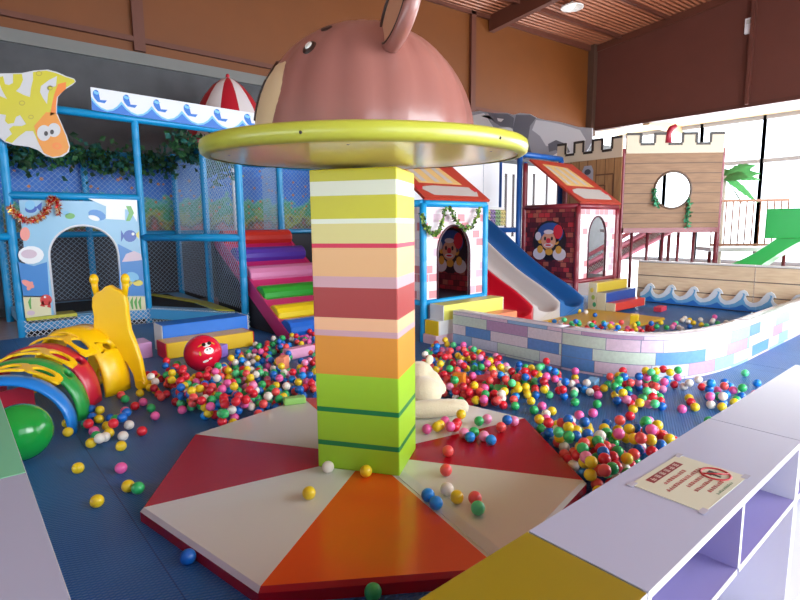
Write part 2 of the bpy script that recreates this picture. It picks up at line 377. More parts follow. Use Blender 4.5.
# disc (tilts up slightly away from the counters)
DC = Vector((2.06, 2.72, 2.012)); TILT = Matrix.Translation(DC) @ Matrix.Rotation(math.radians(2.0), 4, R_)
LIME = mat('lime_vinyl', (184, 186, 66), 0.28, coat=0.2)
b = MB(); b.lathe([(.925, 0), (.958, .004), (.978, .018), (.982, .046), (.978, .078), (.958, .092), (.92, .097), (.0, .099)], (0, 0, 0), 72)
b.xf(TILT).build('disc_rim', LIME, car)
b = MB(); b.lathe([(0.001, -.055), (.3, -.045), (.93, .006)], (0, 0, 0), 72); b.xf(TILT)
b.build('disc_underside', mat('glossy_cream_underside', (250, 232, 130), 0.2, coat=0.15), car)
b = MB()
for k in range(6):
    a = 2 * PI * k / 6 + .62; b.sphere((.981 * math.cos(a), .981 * math.sin(a), .04), (.008, .008, .008), 8, 6)
    b.sphere((.83 * math.cos(a + .2), .83 * math.sin(a + .2), .004), (.014, .014, .008), 10, 6)
b.xf(TILT).build('rim_bolts', mat('dark_bolt', (40, 36, 30), 0.4), car)['kind'] = 'stuff'
# dome
DB = DC + Z_ * .095; DS = Vector((.655, .655, .685))
def dome(az, el, s=1.0):
    a, e2 = math.radians(az), math.radians(el)
    return DB + Vector((DS.x * math.cos(a) * math.cos(e2), DS.y * math.sin(a) * math.cos(e2), DS.z * math.sin(e2))) * s
PINK = mat('dusty_pink_vinyl', (150, 98, 90), 0.28, coat=0.3, bump=0.04, bscale=10)
b = MB(); G = 18; NU = G * 6
rows = []
for i in range(21):
    el = 90 * i / 20
    rows.append([dome(360 * j / NU, el, 1 + .02 * abs(math.sin(PI * j / 6)) * math.cos(math.radians(el))) for j in range(NU)])
vs = [p for r in rows for p in r]
b.add(vs, [(i * NU + j, i * NU + (j + 1) % NU, (i + 1) * NU + (j + 1) % NU, (i + 1) * NU + j) for i in range(20) for j in range(NU)], 0, True)
head = b.build('bear_head', PINK, car)
def patch(az, el, wa, we, s, n=28, m=0, b=None, rot=0):
    b = b or MB(); vs = [dome(az, el, s)]
    rr = 5
    for k in range(1, rr + 1):
        for j in range(n):
            a = 2 * PI * j / n; x = math.cos(a) * wa * k / rr; y = math.sin(a) * we * k / rr
            xr = x * math.cos(rot) - y * math.sin(rot); yr = x * math.sin(rot) + y * math.cos(rot)
            vs.append(dome(az + xr, el + yr, s if k < rr else 1.004))
    fs = [(0, 1 + j, 1 + (j + 1) % n) for j in range(n)]
    for k in range(rr - 1):
        for j in range(n):
            a = 1 + k * n; c = a + n; fs.append((a + j, c + j, c + (j + 1) % n, a + (j + 1) % n))
    b.add(vs, fs, m, True); return b
CREAM = mat('cream_vinyl', (216, 190, 150), 0.35); BRN = mat('dark_brown_vinyl', (52, 34, 30), 0.3)
mz = patch(160, 17, 33, 22, 1.025).build('muzzle', CREAM, head)
patch(161, 33, 10, 6, 1.035).build('nose', BRN, head)
b = MB(); b.tube([dome(160, 28 - 2.2 * k, 1.034) for k in range(10)], .006, 6); b.build('mouth_line', BRN, head)
for az in (198, 122):
    ey = patch(az, 39, 4.6, 4.2, 1.02).build('eye', BRN, head); patch(az, 39.3, 2.4, 2.4, 1.03).build('eye_glint', mat('eye_white', (226, 226, 220), 0.3), ey)
    patch(az + 2, 55, 6, 2.5, 1.018).build('eyebrow', BRN, head)
def ear(az):
    face = Vector((math.cos(math.radians(160)), math.sin(math.radians(160)), .25)).normalized()
    out = dome(az, 32) - DB; out = (out - face * out.dot(face)).normalized(); side = face.cross(out)
    c = dome(az, 48) + out * .15
    b = MB(); n = 28; Rr = .225; th = .085
    prof = [(.0, -th / 2), (.8, -th / 2), (.95, -th / 3), (1, 0), (.95, th / 3), (.86, th / 2), (.78, th / 2 - .012)]
    def P(r, a, h): return c + (out * math.cos(a) + side * math.sin(a)) * (Rr * r) + face * h
    vs = [P(r, 2 * PI * j / n, h) for r, h in prof for j in range(n)]
    b.add(vs, [(i * n + j, i * n + (j + 1) % n, (i + 1) * n + (j + 1) % n, (i + 1) * n + j) for i in range(len(prof) - 1) for j in range(n)], 0, True)
    eo = b.build('ear', PINK, head)
    b = MB(); vs = [P(.79, 2 * PI * j / n, th / 2 - .012) for j in range(n)]; b.add(vs, [tuple(range(n))]); b.build('inner_ear', mat('tan_vinyl', (190, 140, 110), 0.4), eo)
    b = MB(); b.tube([P(.8, 2 * PI * j / n, th / 2 - .006) for j in range(n)], .008, 6, closed=True); b.build('ear_piping', BRN, eo)
ear(-110)
ear(70)

# ------------------------------------------------------------------ counters
def cubby(name, x0, x1, y0, y1, topm, inm, label, group=None, ndiv=1, h=.8, open_side='-y'):
    t = thing(name, ((x0 + x1) / 2, (y0 + y1) / 2, -.02), label, 'cabinet', group)
    e = .02; g = .0008
    x0 += g; x1 -= g
    MB().box(x0, x1, y0, y1, h - .022, h).build('top_panel', [topm], t, bevel=.002)
    MB().box(x0 - 0, x1, y0 - .0015, y0, h - .022, h).build('edge_band', WHITE, t)
    for x in (x0, x1 - e): MB().box(x, x + e, y0, y1, -.02, h - .022).build('side_panel', WHITE, t)
    MB().box(x0 + e, x1 - e, y1 - .012, y1, -.02, h - .022).build('back_panel', inm, t)
    MB().box(x0 + e, x1 - e, y0 + .004, y1 - .012, -.02, .05).build('bottom_panel', WHITE, t)
    z = .565
    for k in range(ndiv):
        x = x0 + (x1 - x0) * (k + 1) / (ndiv + 1); MB().box(x - .009, x + .009, y0, y1 - .012, z + .01, h - .022).build('divider', [inm], t)
        MB().box(x - .0095, x + .0095, y0 - .001, y0, z + .01, h - .022).build('divider_edge', WHITE, t)
    for k in range(ndiv + 1):
        a = x0 + e if k == 0 else x0 + (x1 - x0) * k / (ndiv + 1) + .009
        c = x1 - e if k == ndiv else x0 + (x1 - x0) * (k + 1) / (ndiv + 1) - .009
        for zz in (z,):
            s = MB().box(a, c, y0 + .002, y1 - .012, zz - .009, zz + .009).build('shelf', inm, t)
            MB().box(a, c, y0, y0 + .002, zz - .0095, zz + .0095).build('shelf_edge', WHITE, s)
    return t
WTOP = mat('white_counter_top', (176, 180, 206), 0.3, coat=0.15)
cubby('cubby_cabinet', 1.10, 2.335, .46, .775, WTOP, LILAC, 'white cubby cabinet with lilac shelves carrying the taped notice')
cubby('cubby_cabinet', 2.337, 3.6, .46, .772, WTOP, LILAC, 'white cubby cabinet in the glare beyond the one with the notice')
cubby('cubby_cabinet', -.17, 1.095, .46, .775, YELLOWL, mat('yellow_board', (200, 176, 70), 0.4), 'low cabinet with a mustard yellow top at the bottom edge')
def side_unit(name, y0, y1, topm, label):
    t = thing(name, (-.05, (y0 + y1) / 2, -.02), label, 'cabinet'); x0, x1 = -.2, .135
    MB().box(x0, x1, y0 + .001, y1 - .001, .778, .8).build('top_panel', topm, t, bevel=.002)
    MB().box(x1, x1 + .0015, y0 + .001, y1 - .001, .777, .8).build('edge_band', WHITE, t)
    for y in (y0, y1 - .02): MB().box(x0, x1, y + .001, y + .019, -.02, .778).build('side_panel', WHITE, t)
    MB().box(x1 - .014, x1, y0 + .02, y1 - .02, -.02, .778).build('back_panel', LILAC, t)
    MB().box(x0, x1 - .014, y0 + .02, y1 - .02, .38, .4).build('shelf', WHITE, t)
side_unit('cubby_cabinet', .8, 2.085, WTOP, 'low cabinet with a plain white top in the bottom left corner')
side_unit('cubby_cabinet', 2.087, 3.37, GREENL, 'low cabinet with a mint green top beside the green ball')
# notice taped to the counter
nt_ = thing('notice_sheet', (1.7, .61, .8), 'laminated notice with red writing and a prohibition ring taped on the white cabinet', 'notice')
NM = Matrix.Translation((1.705, .607, .8005)) @ Matrix.Rotation(math.radians(-1.5), 4, 'Z')
MB().box(-.165, .165, -.107, .107, 0, .0015).xf(NM).build('paper', mat('cream_paper', (206, 206, 184), 0.3, coat=0.4), nt_)
b = MB(); rnd = random.Random(3)
def glyphs(b, x0, x1, y, h, n, m, rnd, z=.0017):
    w = (x1 - x0) / n
    for i in range(n):
        cx = x0 + w * (i + .5); s = min(w, h) * .42
        for k in range(rnd.randint(2, 3)):
            yy = y - s + 2 * s * (k + .5) / 3; b.box(cx - s, cx + s, yy - .09 * h, yy + .09 * h, z, z + .0003, m)
        for k in range(rnd.randint(1, 2)):
            xx = cx + rnd.uniform(-.7, .7) * s; b.box(xx - .08 * h, xx + .08 * h, y - s, y + s, z, z + .0003, m)
b.box(-.105, .1, .062, .09, .0015, .0017, 0)
glyphs(b, -.095, .09, .076, .022, 6, 1, rnd, .0018)
for i, (xa, xb, n) in enumerate(((-.085, .06, 9), (-.125, .115, 15), (-.05, .075, 8), (-.06, .07, 9), (-.035, .07, 7))):
    glyphs(b, xa, xb, .04 - i * .027, .017, n, 2, rnd)
glyphs(b, -.03, .085, -.09, .011, 10, 3, rnd)
b.xf(NM).build('printed_writing', [mat('dark_red_ink', (126, 16, 28), 0.5), mat('pale_ink', (200, 176, 166), 0.5), mat('red_ink', (176, 70, 66), 0.5), mat('green_ink', (60, 110, 70), 0.5)], nt_)
b = MB()
b.tube([(.105 + .042 * math.cos(2 * PI * k / 28), -.035 + .042 * math.sin(2 * PI * k / 28), .0015) for k in range(28)], .004, 6, 0, True)
b.tube([(.105 - .03, -.035 + .03, .002), (.105 + .03, -.035 - .03, .002)], .0035, 6, 0)
b.box(.083, .118, -.03, -.012, .0015, .0022, 1); b.box(.09, .1, -.055, -.03, .0015, .0022, 1); b.box(.108, .122, -.05, -.028, .0015, .0022, 1)
b.xf(NM).build('prohibition_mark', [mat('red_ring_ink', (170, 24, 34), 0.5), mat('black_ink', (24, 22, 26), 0.5)], nt_)
for sx, sy in ((-1, 1), (1, 1), (1, -1), (-1, -1)):
    MB().box(sx * .16 - .018, sx * .16 + .018, sy * .103 - .009, sy * .103 + .009, .0015, .0021).xf(NM).build('tape', mat('clear_tape', (186, 186, 202), 0.15, coat=0.5), nt_)
#@@PART2
# ------------------------------------------------------------------ netting made of real diagonal cords
def net(b, o, u, v, W, H, cell=.11, r=.004, m=0):
    o = Vector(o); u = Vector(u).normalized(); v = Vector(v).normalized(); n = u.cross(v)
    def strand(p, q):
        d = (q - p)
        if d.length < .01: return
        d.normalize(); s = d.cross(n)
        vs = [x + s * a * r + n * c * r for x in (p, q) for a, c in ((1, 0), (-.5, .87), (-.5, -.87))]
        b.add(vs, [(0, 1, 4, 3), (1, 2, 5, 4), (2, 0, 3, 5)], m)
    k = -H
    while k < W:
        a0 = max(0, -k); a1 = min(H, W - k)          # rising: x = k + t
        if a1 > a0: strand(o + u * (k + a0) + v * a0, o + u * (k + a1) + v * a1); strand(o + u * (W - k - a0) + v * a0, o + u * (W - k - a1) + v * a1)
        k += cell
    return b
def padpost(name, p, z0, z1, parent, r=.055, m=BLUE):
    b = MB(); path = []; rr = []; z = z0
    while z < z1 - .01:
        for dz, k in ((0, .93), (.02, 1), (.26, 1), (.28, .93)):
            if z + dz <= z1: path.append((p[0], p[1], z + dz)); rr.append(r * k)
        z += .28
    path.append((p[0], p[1], z1)); rr.append(r)
    b.tube(path, rr, 12); return b.build(name, m, parent)
def beam(a, c, parent, r=.055, m=BLUE, name='padded_beam'):
    return MB().tube([a, c], r, 12, 0).build(name, m, parent)

# ------------------------------------------------------------------ blue soft play frame
PF = thing('soft_play_climber', (2.5, 10.4, -.02), 'blue padded climbing structure with nets, sea picture panels and cut-out giraffe', 'climbing frame')
P1, P2, P3 = (.78, 9.65), (2.57, 9.65), (3.55, 7.95)
DZ = .27
for p, top in ((P1, 3.38), (P2, 3.38), (P3, 3.0), ((3.66, 9.67), 3.0), ((3.76, 11.55), 3.1), ((2.14, 11.6), 3.0), ((.78, 11.6), 3.0), ((6.22, 11.6), 3.1), ((5.2, 9.75), 3.0)):
    padpost('padded_post', p, -.02, top, PF, .058)
beam((.2, 9.65, 3.4), (5.2, 9.65, 3.33), PF, .06)
beam((.78, 9.65, 2.1), (2.57, 9.65, 2.1), PF, .06); beam((-1.2, 9.65, 1.5), (.78, 9.65, 1.5), PF)
beam((2.57, 9.65, 1.45), (3.55, 7.95, 1.44), PF, .06); beam((.78, 11.6, 1.5), (3.8, 11.6, 1.5), PF)
beam((3.55, 7.95, 1.44), (3.66, 9.67, 1.44), PF, .045); beam((3.8, 11.6, 1.5), (7.6, 11.6, 1.5), PF)
beam((.2, 11.6, 3.02), (7.6, 11.6, 3.02), PF); beam((3.55, 7.95, 2.98), (3.76, 11.55, 2.98), PF, .05)
b = MB(); b.poly([(-1.5, 11.72, 1.5), (7.8, 11.72, 1.5), (7.8, 11.72, 2.98), (-1.5, 11.72, 2.98)], (0, .02, 0)); b.build('sea_mural', make_mural_mat(1.5, 2.98), PF)
b = MB(); b.box(-1.5, 7.8, 11.74, 11.78, .2, 1.5); b.build('backing_board', mat('dark_grey_board', (66, 68, 76), 0.7), PF)
# deck: padded rim with black trampoline cloth in it
b = MB(); b.poly([(.8, 9.72, .1), (2.52, 9.72, .1), (3.5, 8.02, .1), (3.72, 11.65, .1), (.8, 11.65, .1)], (0, 0, .15)); b.build('deck', mat('pale_blue_pad', (120, 176, 214), 0.4), PF)
b = MB(); b.poly([(1.1, 10.0, .25), (2.62, 10.0, .25), (3.3, 8.85, .25), (3.42, 11.4, .25), (1.1, 11.4, .25)], (0, 0, .008)); b.build('trampoline_cloth', BLACK, PF)
YP = mat('olive_yellow_pad', (190, 190, 60), 0.4)
MB().box(.84, 1.5, 9.6, 9.98, .2, .29).build('yellow_pad', YP, PF); MB().poly([(3.05, 11.5, .255), (3.2, 11.5, .255), (3.56, 9.6, .255), (3.48, 8.2, .255), (3.3, 8.5, .255), (3.36, 9.6, .255)], (0, 0, .02)).build('yellow_pad', YP, PF)
b = MB(); b.box(.8, 2.6, 9.6, 9.72, .08, .24); b.bar((2.57, 9.62, .16), (3.52, 7.97, .16), .1, .16); b.build('deck_fascia', mat('sky_blue_pad', (70, 160, 215), 0.4), PF)
# nets
nb = MB(); net(nb, (.8, 11.5, .3), (1, 0, 0), (0, 0, 1), 3.0, 1.15, .09, .003); nb.build('safety_net', NET, PF)
nb = MB(); u = Vector((.98, -1.7, 0)); nb = MB(); net(nb, (.8, 11.5, 1.55), (1, 0, 0), (0, 0, 1), 3.0, 1.4, .1, .0025); nb.build('safety_net', NET, PF)
nb = MB(); net(nb, (3.55, 7.95, .3), (.21, 3.6, 0), (0, 0, 1), 3.55, 2.65, .09, .0035); nb.build('safety_net', NET, PF)
nb = MB(); net(nb, (3.9, 11.45, 1.55), (1, 0, 0), (0, 0, 1), 3.6, 1.4, .1, .003); nb.build('safety_net', NET, PF)
nb = MB(); net(nb, (5.2, 9.75, .3), (.5, 1.8, 0), (0, 0, 1), 1.8, 2.6, .1, .0035); nb.build('safety_net', NET, PF)
nb = MB(); net(nb, (.8, 9.54, -.01), (1, 0, 0), (0, 0, 1), 1.8, .26, .075, .005); net(nb, (2.6, 9.56, -.01), u, (0, 0, 1), u.length, .27, .075, .005); nb.build('skirt_net', mat('white_cord', (215, 222, 230), 0.7), PF)
nb = MB(); nb.box(.85, 2.55, 9.74, 9.76, -.01, .1); nb.build('skirt_backing', BLACK, PF)

PY = 9.58
def pp(px, py, y=PY): return atp(px, py, (0, y, 0), (0, 1, 0))
# arched picture panel
b = MB()
def xz(x, z, y=PY): return Vector((x, y, z))
xa, xb, zs, zt = 1.2, 2.16, 1.18, 1.66
out = [xz(.9, .3), xz(.9, 2.03), xz(2.5, 2.03), xz(2.5, .3), xz(xb, .3)]
n = 18
for k in range(n + 1):
    a = PI * k / n; out.append(xz((xa + xb) / 2 + (xb - xa) / 2 * math.cos(a), zs + (zt - zs) * math.sin(a)))
out.append(xz(xa, .3))
b.poly(out, (0, .03, 0), 0)
pcol = [(140, 192, 224), (50, 130, 204), (222, 218, 178), (236, 240, 244), (24, 80, 178), (214, 60, 56), (236, 150, 140), (226, 214, 90), (96, 170, 80), (120, 190, 230), (210, 190, 206)]
def prt(pts, m, k=1): b.poly([pp(x, y, PY - .002 * k) for x, y in pts], (0, .001, 0), m)
def ell(cx, cy, rx, ry, m, k=1, rot=0, n=14):
    prt([(cx + rx * math.cos(2 * PI * i / n) * math.cos(rot) - ry * math.sin(2 * PI * i / n) * math.sin(rot), cy + rx * math.cos(2 * PI * i / n) * math.sin(rot) + ry * math.sin(2 * PI * i / n) * math.cos(rot)) for i in range(n)], m, k)
prt([(18, 262), (34, 266), (47, 262), (49.5, 297), (23.5, 297)], 1); prt([(23, 296), (50, 296), (51.5, 315), (25.5, 318)], 2)
prt([(118, 244), (130, 250), (142, 256), (145, 297), (120, 297)], 1); prt([(120.5, 296), (145, 296), (146, 310), (121, 311)], 2)
prt([(88, 198.5), (105, 206), (130, 210), (137, 222), (137, 206), (137, 200)], 3)
ell(31, 255, 13, 9, 3, 2); ell(29, 254, 8, 4.5, 10, 3); ell(25, 234, 5, 7, 6, 2); ell(31, 209, 6, 4, 4, 2); prt([(36, 207), (42, 202), (41, 212)], 4, 2); ell(30, 205, 5, 5, 9, 3)
ell(97, 215, 9, 5, 1, 2, .3); ell(94, 218, 6, 2.5, 3, 3, .3); ell(130, 236, 6.5, 6, 4, 2); prt([(124.5, 236), (121, 230), (121, 242)], 4, 2); prt([(135, 235), (139, 231), (139, 239)], 7, 2); ell(133, 234, 1.5, 1.5, 3, 3)
prt([(122, 262), (126, 254), (134, 251), (141, 254), (142, 260), (134, 261)], 10, 2)
ell(132, 277, 7, 5, 9, 2, .2); ell(128, 285, 3, 2, 7, 2); ell(138, 283, 5, 3, 7, 2); prt([(133, 283), (130, 280), (130, 286)], 7, 2)
ell(28, 284, 7, 3, 6, 2, .5); ell(30, 286, 2.5, 5, 6, 3, .5); ell(46, 300, 6, 5.5, 5, 2); prt([(40, 306), (43, 300), (45, 307)], 5, 2); prt([(47, 307), (50, 300), (51, 308)], 5, 2); ell(45, 297, 1.2, 1.2, 3, 3)
for x, m in ((128, 8), (132, 8), (136, 8), (140, 8), (30, 8)): prt([(x, 309), (x - 2, 302), (x + 1, 296), (x + 1, 303), (x + 1.5, 309)], m, 2)
ell(31, 313, 4, 2.5, 10, 2); ell(70, 216, 5, 3, 8, 2); ell(66, 213, 3, 2, 9, 2)
prt([(106, 203), (125, 205), (125, 220), (106, 219)], 3, 2); prt([(126, 206), (131, 206), (134, 213), (130, 221), (126, 221), (129, 213)], 8, 2)
b.build('arched_panel', [mat('print_%d' % i, c, 0.4, coat=0.1) for i, c in enumerate(pcol)], PF)
bt = MB(); bt.tube([p + Vector((0, .015, 0)) for p in out[4:]], .02, 8); bt.build('arch_edging', mat('white_edging', (225, 228, 232), 0.4), PF)
# tinsel garland on the panel
t = thing('tinsel_garland', pp(12, 206), 'red and gold tinsel garland draped on the left of the arched sea panel', 'garland')
b = MB(); rnd = random.Random(5)
tp = [(10, 206), (14, 213), (20, 218), (28, 221), (36, 220), (42, 216), (47, 210), (50, 203), (52, 198), (56, 200), (58, 207), (59, 215)]
for i in range(len(tp) - 1):
    A, B_ = pp(*tp[i], PY - .06), pp(*tp[i + 1], PY - .06)
    for k in range(60):
        c = A.lerp(B_, rnd.random()); d = Vector((rnd.gauss(0, 1), rnd.gauss(0, .7), rnd.gauss(0, 1))).normalized() * .075
        s = d.cross(Vector((rnd.random(), 1, rnd.random()))).normalized() * .012
        b.add([c + s, c - s, c + d], [(0, 1, 2)], rnd.choice((0, 0, 1, 2)))
b.build('tinsel', [mat('red_tinsel', (190, 24, 30), 0.25, metal=.5), mat('gold_tinsel', (226, 170, 60), 0.25, metal=.6), mat('pale_tinsel', (236, 220, 190), 0.25, metal=.4)], t)
MB().tube([pp(x, y, PY - .06) for x, y in tp], .012, 6).build('cord', mat('red_tinsel', (0, 0, 0)), t)
# cut-out giraffe
GY = 9.5
gp = lambda x, y: pp(x, y, GY)
cut = [(-14, 74), (0, 73.5), (22, 73), (34, 70.5), (48, 69.5), (57, 72), (66, 76), (74, 78.5), (76, 81.5), (73, 84.5), (64, 90), (58, 97), (57, 106), (57, 113), (61, 122), (67, 136), (70, 146), (69, 152), (63, 156.5), (54, 158), (46, 156), (38, 150), (28, 146.5), (14, 145), (5, 142), (-3, 135), (-14, 128)]
b = MB(); b.poly([gp(x, y) for x, y in cut], (0, .03, 0), 0)
def gprt(pts, m, k=1): b.poly([pp(x, y, GY - .002 * k) for x, y in pts], (0, .001, 0), m)
def gell(cx, cy, rx, ry, m, k=1, rot=0, n=18): gprt([(cx + rx * math.cos(2 * PI * i / n) * math.cos(rot) - ry * math.sin(2 * PI * i / n) * math.sin(rot), cy + rx * math.cos(2 * PI * i / n) * math.sin(rot) + ry * math.sin(2 * PI * i / n) * math.cos(rot)) for i in range(n)], m, k)
gprt([(33, 72), (46, 70.5), (56, 73), (66, 77), (74, 79.5), (75, 82), (64, 89), (57, 97), (56, 106), (56, 113), (60, 122), (66, 136), (69, 147), (67, 152), (60, 156), (52, 157), (44, 153), (39, 144), (33, 131), (26, 131), (18, 137), (12, 143), (5, 141), (7, 138), (12, 134), (9, 129), (13, 126), (22, 126), (26, 124), (20, 115), (16, 117), (14, 123), (8, 124), (5, 121), (6, 115), (0, 114), (-13, 112), (-13, 92), (0, 96), (7, 99), (2, 90), (-3, 78), (3, 76), (5, 84), (9, 85), (13, 83), (13, 74), (22, 74), (23, 80), (20, 87), (16, 91), (24, 95), (30, 97), (31, 88), (33, 80)], 1)
gprt([(58, 84), (66, 82), (66, 88.5), (57, 97), (56, 106), (56, 113), (50, 116), (52, 104), (54, 95)], 3, 2)
gprt([(34, 126), (46, 112), (56, 113), (60, 122), (66, 136), (69, 147), (67, 152), (60, 156), (52, 157), (44, 153), (39, 144)], 2, 2)
gprt([(41, 86), (49, 80), (57, 76), (56, 86), (50, 88), (48, 94), (47, 104), (43, 98), (40, 92)], 0, 3)
gell(44, 133, 7, 8, 0, 3); gell(54, 130, 6.5, 7, 0, 4); gell(46, 133.5, 2, 2.4, 5, 5); gell(52, 132, 2, 2.4, 5, 5); gell(57, 146, 5, 3.5, 3, 3, .2); gell(57, 146, 2, 1.4, 2, 4)
for cx, cy, r in ((22, 103, 3.2), (31, 117, 2.8), (39, 73.5, 3.2), (50, 88, 3)): gell(cx, cy, r, r * .8, 4, 3); gell(cx, cy, r * .7, r * .5, 1, 4)
b.build('giraffe_sign', [mat('sign_white', (196, 198, 202), 0.4), mat('sign_yellow', (196, 188, 30), 0.4), mat('sign_orange', (220, 140, 34), 0.4), mat('sign_deep_orange', (226, 124, 34), 0.4), mat('sign_olive', (168, 156, 40), 0.4), mat('sign_black', (30, 20, 30), 0.4)], PF)
# wave banner along the top beam
WY = 9.55
b = MB(); b.poly([pp(90.5, 87, WY), pp(272, 116, WY), pp(274, 137, WY), pp(92, 110, WY)], (0, .02, 0), 0)
def lerp2(t, v): # t along banner, v down
    ax, ay = 90.5 + (272 - 90.5) * t, 87 + 29 * t; return pp(ax + 1.5 * v, ay + (23 - 2 * t) * v, WY - .003)
m_ = 6
for i in range(m_):
    t0, w = i / m_, 1 / m_
    for lo, hi, mm, k in ((.42, .9, 2, 0), (.56, .97, 1, .003)):
        pts = [lerp2(t0 + w * q, 1.0) for q in (0, 1)] + [lerp2(t0 + w * q, lo + (hi - lo) * (1 - abs(2 * q - 1) ** 1.5) if False else hi - (hi - lo) * (abs(2 * q - 1) ** 2)) for q in (1, .85, .7, .5, .3, .15, 0)]
        b.poly([p - Vector((0, k, 0)) for p in pts], (0, .001, 0), mm)
    pts = [lerp2(t0 + w * (.18 + .12 * math.cos(a) * (1.0)), .28 + .2 * math.sin(a)) for a in [PI * (.6 + k * .18) for k in range(7)]] + [lerp2(t0 + w * x, y) for x, y in ((.3, .5), (.52, .48), (.44, .62), (.2, .6), (.08, .42))]
    b.poly(pts, (0, .001, 0), 1)
    b.poly([lerp2(t0 + w * x, y) - Vector((0, .002, 0)) for x, y in ((.1, .12), (.3, .2), (.2, .3), (.1, .25))], (0, .001, 0), 2)
b.build('wave_sign', [mat('banner_white', (222, 228, 238), 0.4), mat('wave_blue', (20, 110, 205), 0.4), mat('wave_sky', (110, 190, 232), 0.4)], PF)
# striped canopy rising behind the banner
SB = Vector((4.62, 10.62, 0))
t = thing('striped_canopy', SB, 'red and white striped pointed canopy behind the wave banner', 'canopy')
b = MB(); pf = [(.02, 4.56), (.14, 4.5), (.3, 4.38), (.46, 4.18), (.6, 3.95), (.72, 3.7), (.84, 3.42), (.9, 3.3)]; nu = 48
vs = [SB + Vector((r * math.cos(2 * PI * j / nu), r * math.sin(2 * PI * j / nu), z)) for r, z in pf for j in range(nu)]
for i in range(len(pf) - 1):
    for j in range(nu): b.add([vs[i * nu + j], vs[i * nu + (j + 1) % nu], vs[(i + 1) * nu + (j + 1) % nu], vs[(i + 1) * nu + j]], [(0, 1, 2, 3)], ((j + 1) // 4) % 2, True)
b.build('canopy_cloth', [mat('canopy_red', (176, 24, 44), 0.45), mat('canopy_white', (214, 210, 212), 0.45)], t)
MB().tube([SB, SB + Z_ * 4.58], .03, 10).build('pole', mat('white_edging', (0, 0, 0)), t)
MB().sphere(SB + Z_ * 4.58, (.04, .04, .05), 10, 6).build('finial', mat('canopy_red', (0, 0, 0)), t)

# leaf garlands
LEAF = [mat('leaf_dark', (18, 62, 34), 0.6), mat('leaf_green', (40, 98, 50), 0.6), mat('leaf_teal', (24, 92, 84), 0.6)]
def garland(path, n, size, spread, seed, name, label, mats=LEAF, cat='garland'):
    rnd = random.Random(seed); t = thing(name, path[0], label, cat); b = MB()
    L = len(path) - 1
    for k in range(n):
        q = rnd.random() * L; i = min(int(q), L - 1); c = Vector(path[i]).lerp(Vector(path[i + 1]), q - i)
        c += Vector((rnd.gauss(0, 1) * spread[0], rnd.gauss(0, 1) * spread[1], rnd.gauss(0, 1) * spread[2]))
        d = Vector((rnd.gauss(0, 1), rnd.gauss(0, 1), rnd.gauss(-.3, 1))).normalized(); s = d.cross(Vector((rnd.gauss(0, 1), rnd.gauss(0, 1), .3))).normalized(); nn = d.cross(s)
        z = size * rnd.uniform(.7, 1.3)
        b.add([c, c + d * z * .45 + s * z * .4 + nn * z * .12, c + d * z, c + d * z * .45 - s * z * .4 + nn * z * .12, c + d * z * .5], [(0, 1, 4), (1, 2, 4), (2, 3, 4), (3, 0, 4)], rnd.randrange(len(mats)))
    b.build('leaves', mats, t)
    MB().tube(path, .012, 6).build('vine', mats[0], t); return t
gy = 11.3
garland([(.6, gy, 2.98), (1.2, gy, 2.86), (1.9, gy, 2.96), (2.6, gy, 2.85), (3.2, gy, 2.93), (3.7, gy, 2.9)], 900, .12, (.1, .08, .13), 11, 'ivy_garland', 'long dark green ivy garland hanging along the top of the sea mural')
garland([(3.3, 9.9, 3.2), (3.6, 10.0, 3.0), (4.0, 10.0, 2.9), (4.2, 10.0, 2.75)], 420, .12, (.12, .1, .14), 12, 'ivy_garland', 'thick bunch of ivy under the wave banner beside the pillar disc')

# ------------------------------------------------------------------ roller stairs
ST = thing('roller_stairs', (4.3, 8.0, 0), 'foam stairs of red, purple, pink, green, yellow and blue rolls behind the pillar', 'stairs')
MAG = mat('magenta_vinyl', (206, 44, 116), 0.35)
sx0, sx1 = 3.64, 4.97
b = MB(); prof = [(6.75, 0), (7.1, 0), (9.3, 1.28), (9.3, 1.42), (9.05, 1.42), (6.75, .08)]
b.poly([(sx0, y, z) for y, z in prof], (.05, 0, 0)); b.build('stringer', MAG, ST)
MB().poly([(sx0 + .01, 7.1, 0), (sx0 + .01, 9.28, 0), (sx0 + .01, 9.28, 1.26)], (.03, 0, 0)).build('side_cloth', mat('dark_side_cloth', (44, 42, 48), 0.7), ST)
b = MB(); b.poly([(sx1 - .05, y, z) for y, z in prof], (.05, 0, 0)); b.build('stringer', MAG, ST)
b = MB(); b.poly([(sx0 + .05, y, z - .03 if z > .07 else z) for y, z in prof], (sx1 - sx0 - .1, 0, 0)); b.build('ramp', MAG, ST)
rc = [('blue', (24, 100, 200)), ('yellow', (236, 206, 20)), ('green', (36, 164, 48)), ('pink', (226, 140, 188)), ('purple', (84, 56, 176)), ('red', (204, 48, 36))]
for i, (nm, c) in enumerate(rc):
    y, z = ((6.86, .13), (7.22, .3), (7.65, .56), (8.1, .84), (8.55, 1.13), (9.02, 1.42))[i]
    pr = [];
    b = MB()
    for a in range(12): pr.append((y + .15 * math.cos(2 * PI * a / 12 + .26) * 1.15, z + .14 * math.sin(2 * PI * a / 12 + .26)))
    b.poly([(sx0 + .02, p, q) for p, q in pr], (sx1 - sx0 - .04, 0, 0))
    o = b.build('roll', mat('roll_' + nm, c, 0.35, coat=.15), ST, bevel=.02); o['label'] = nm + ' padded roll'

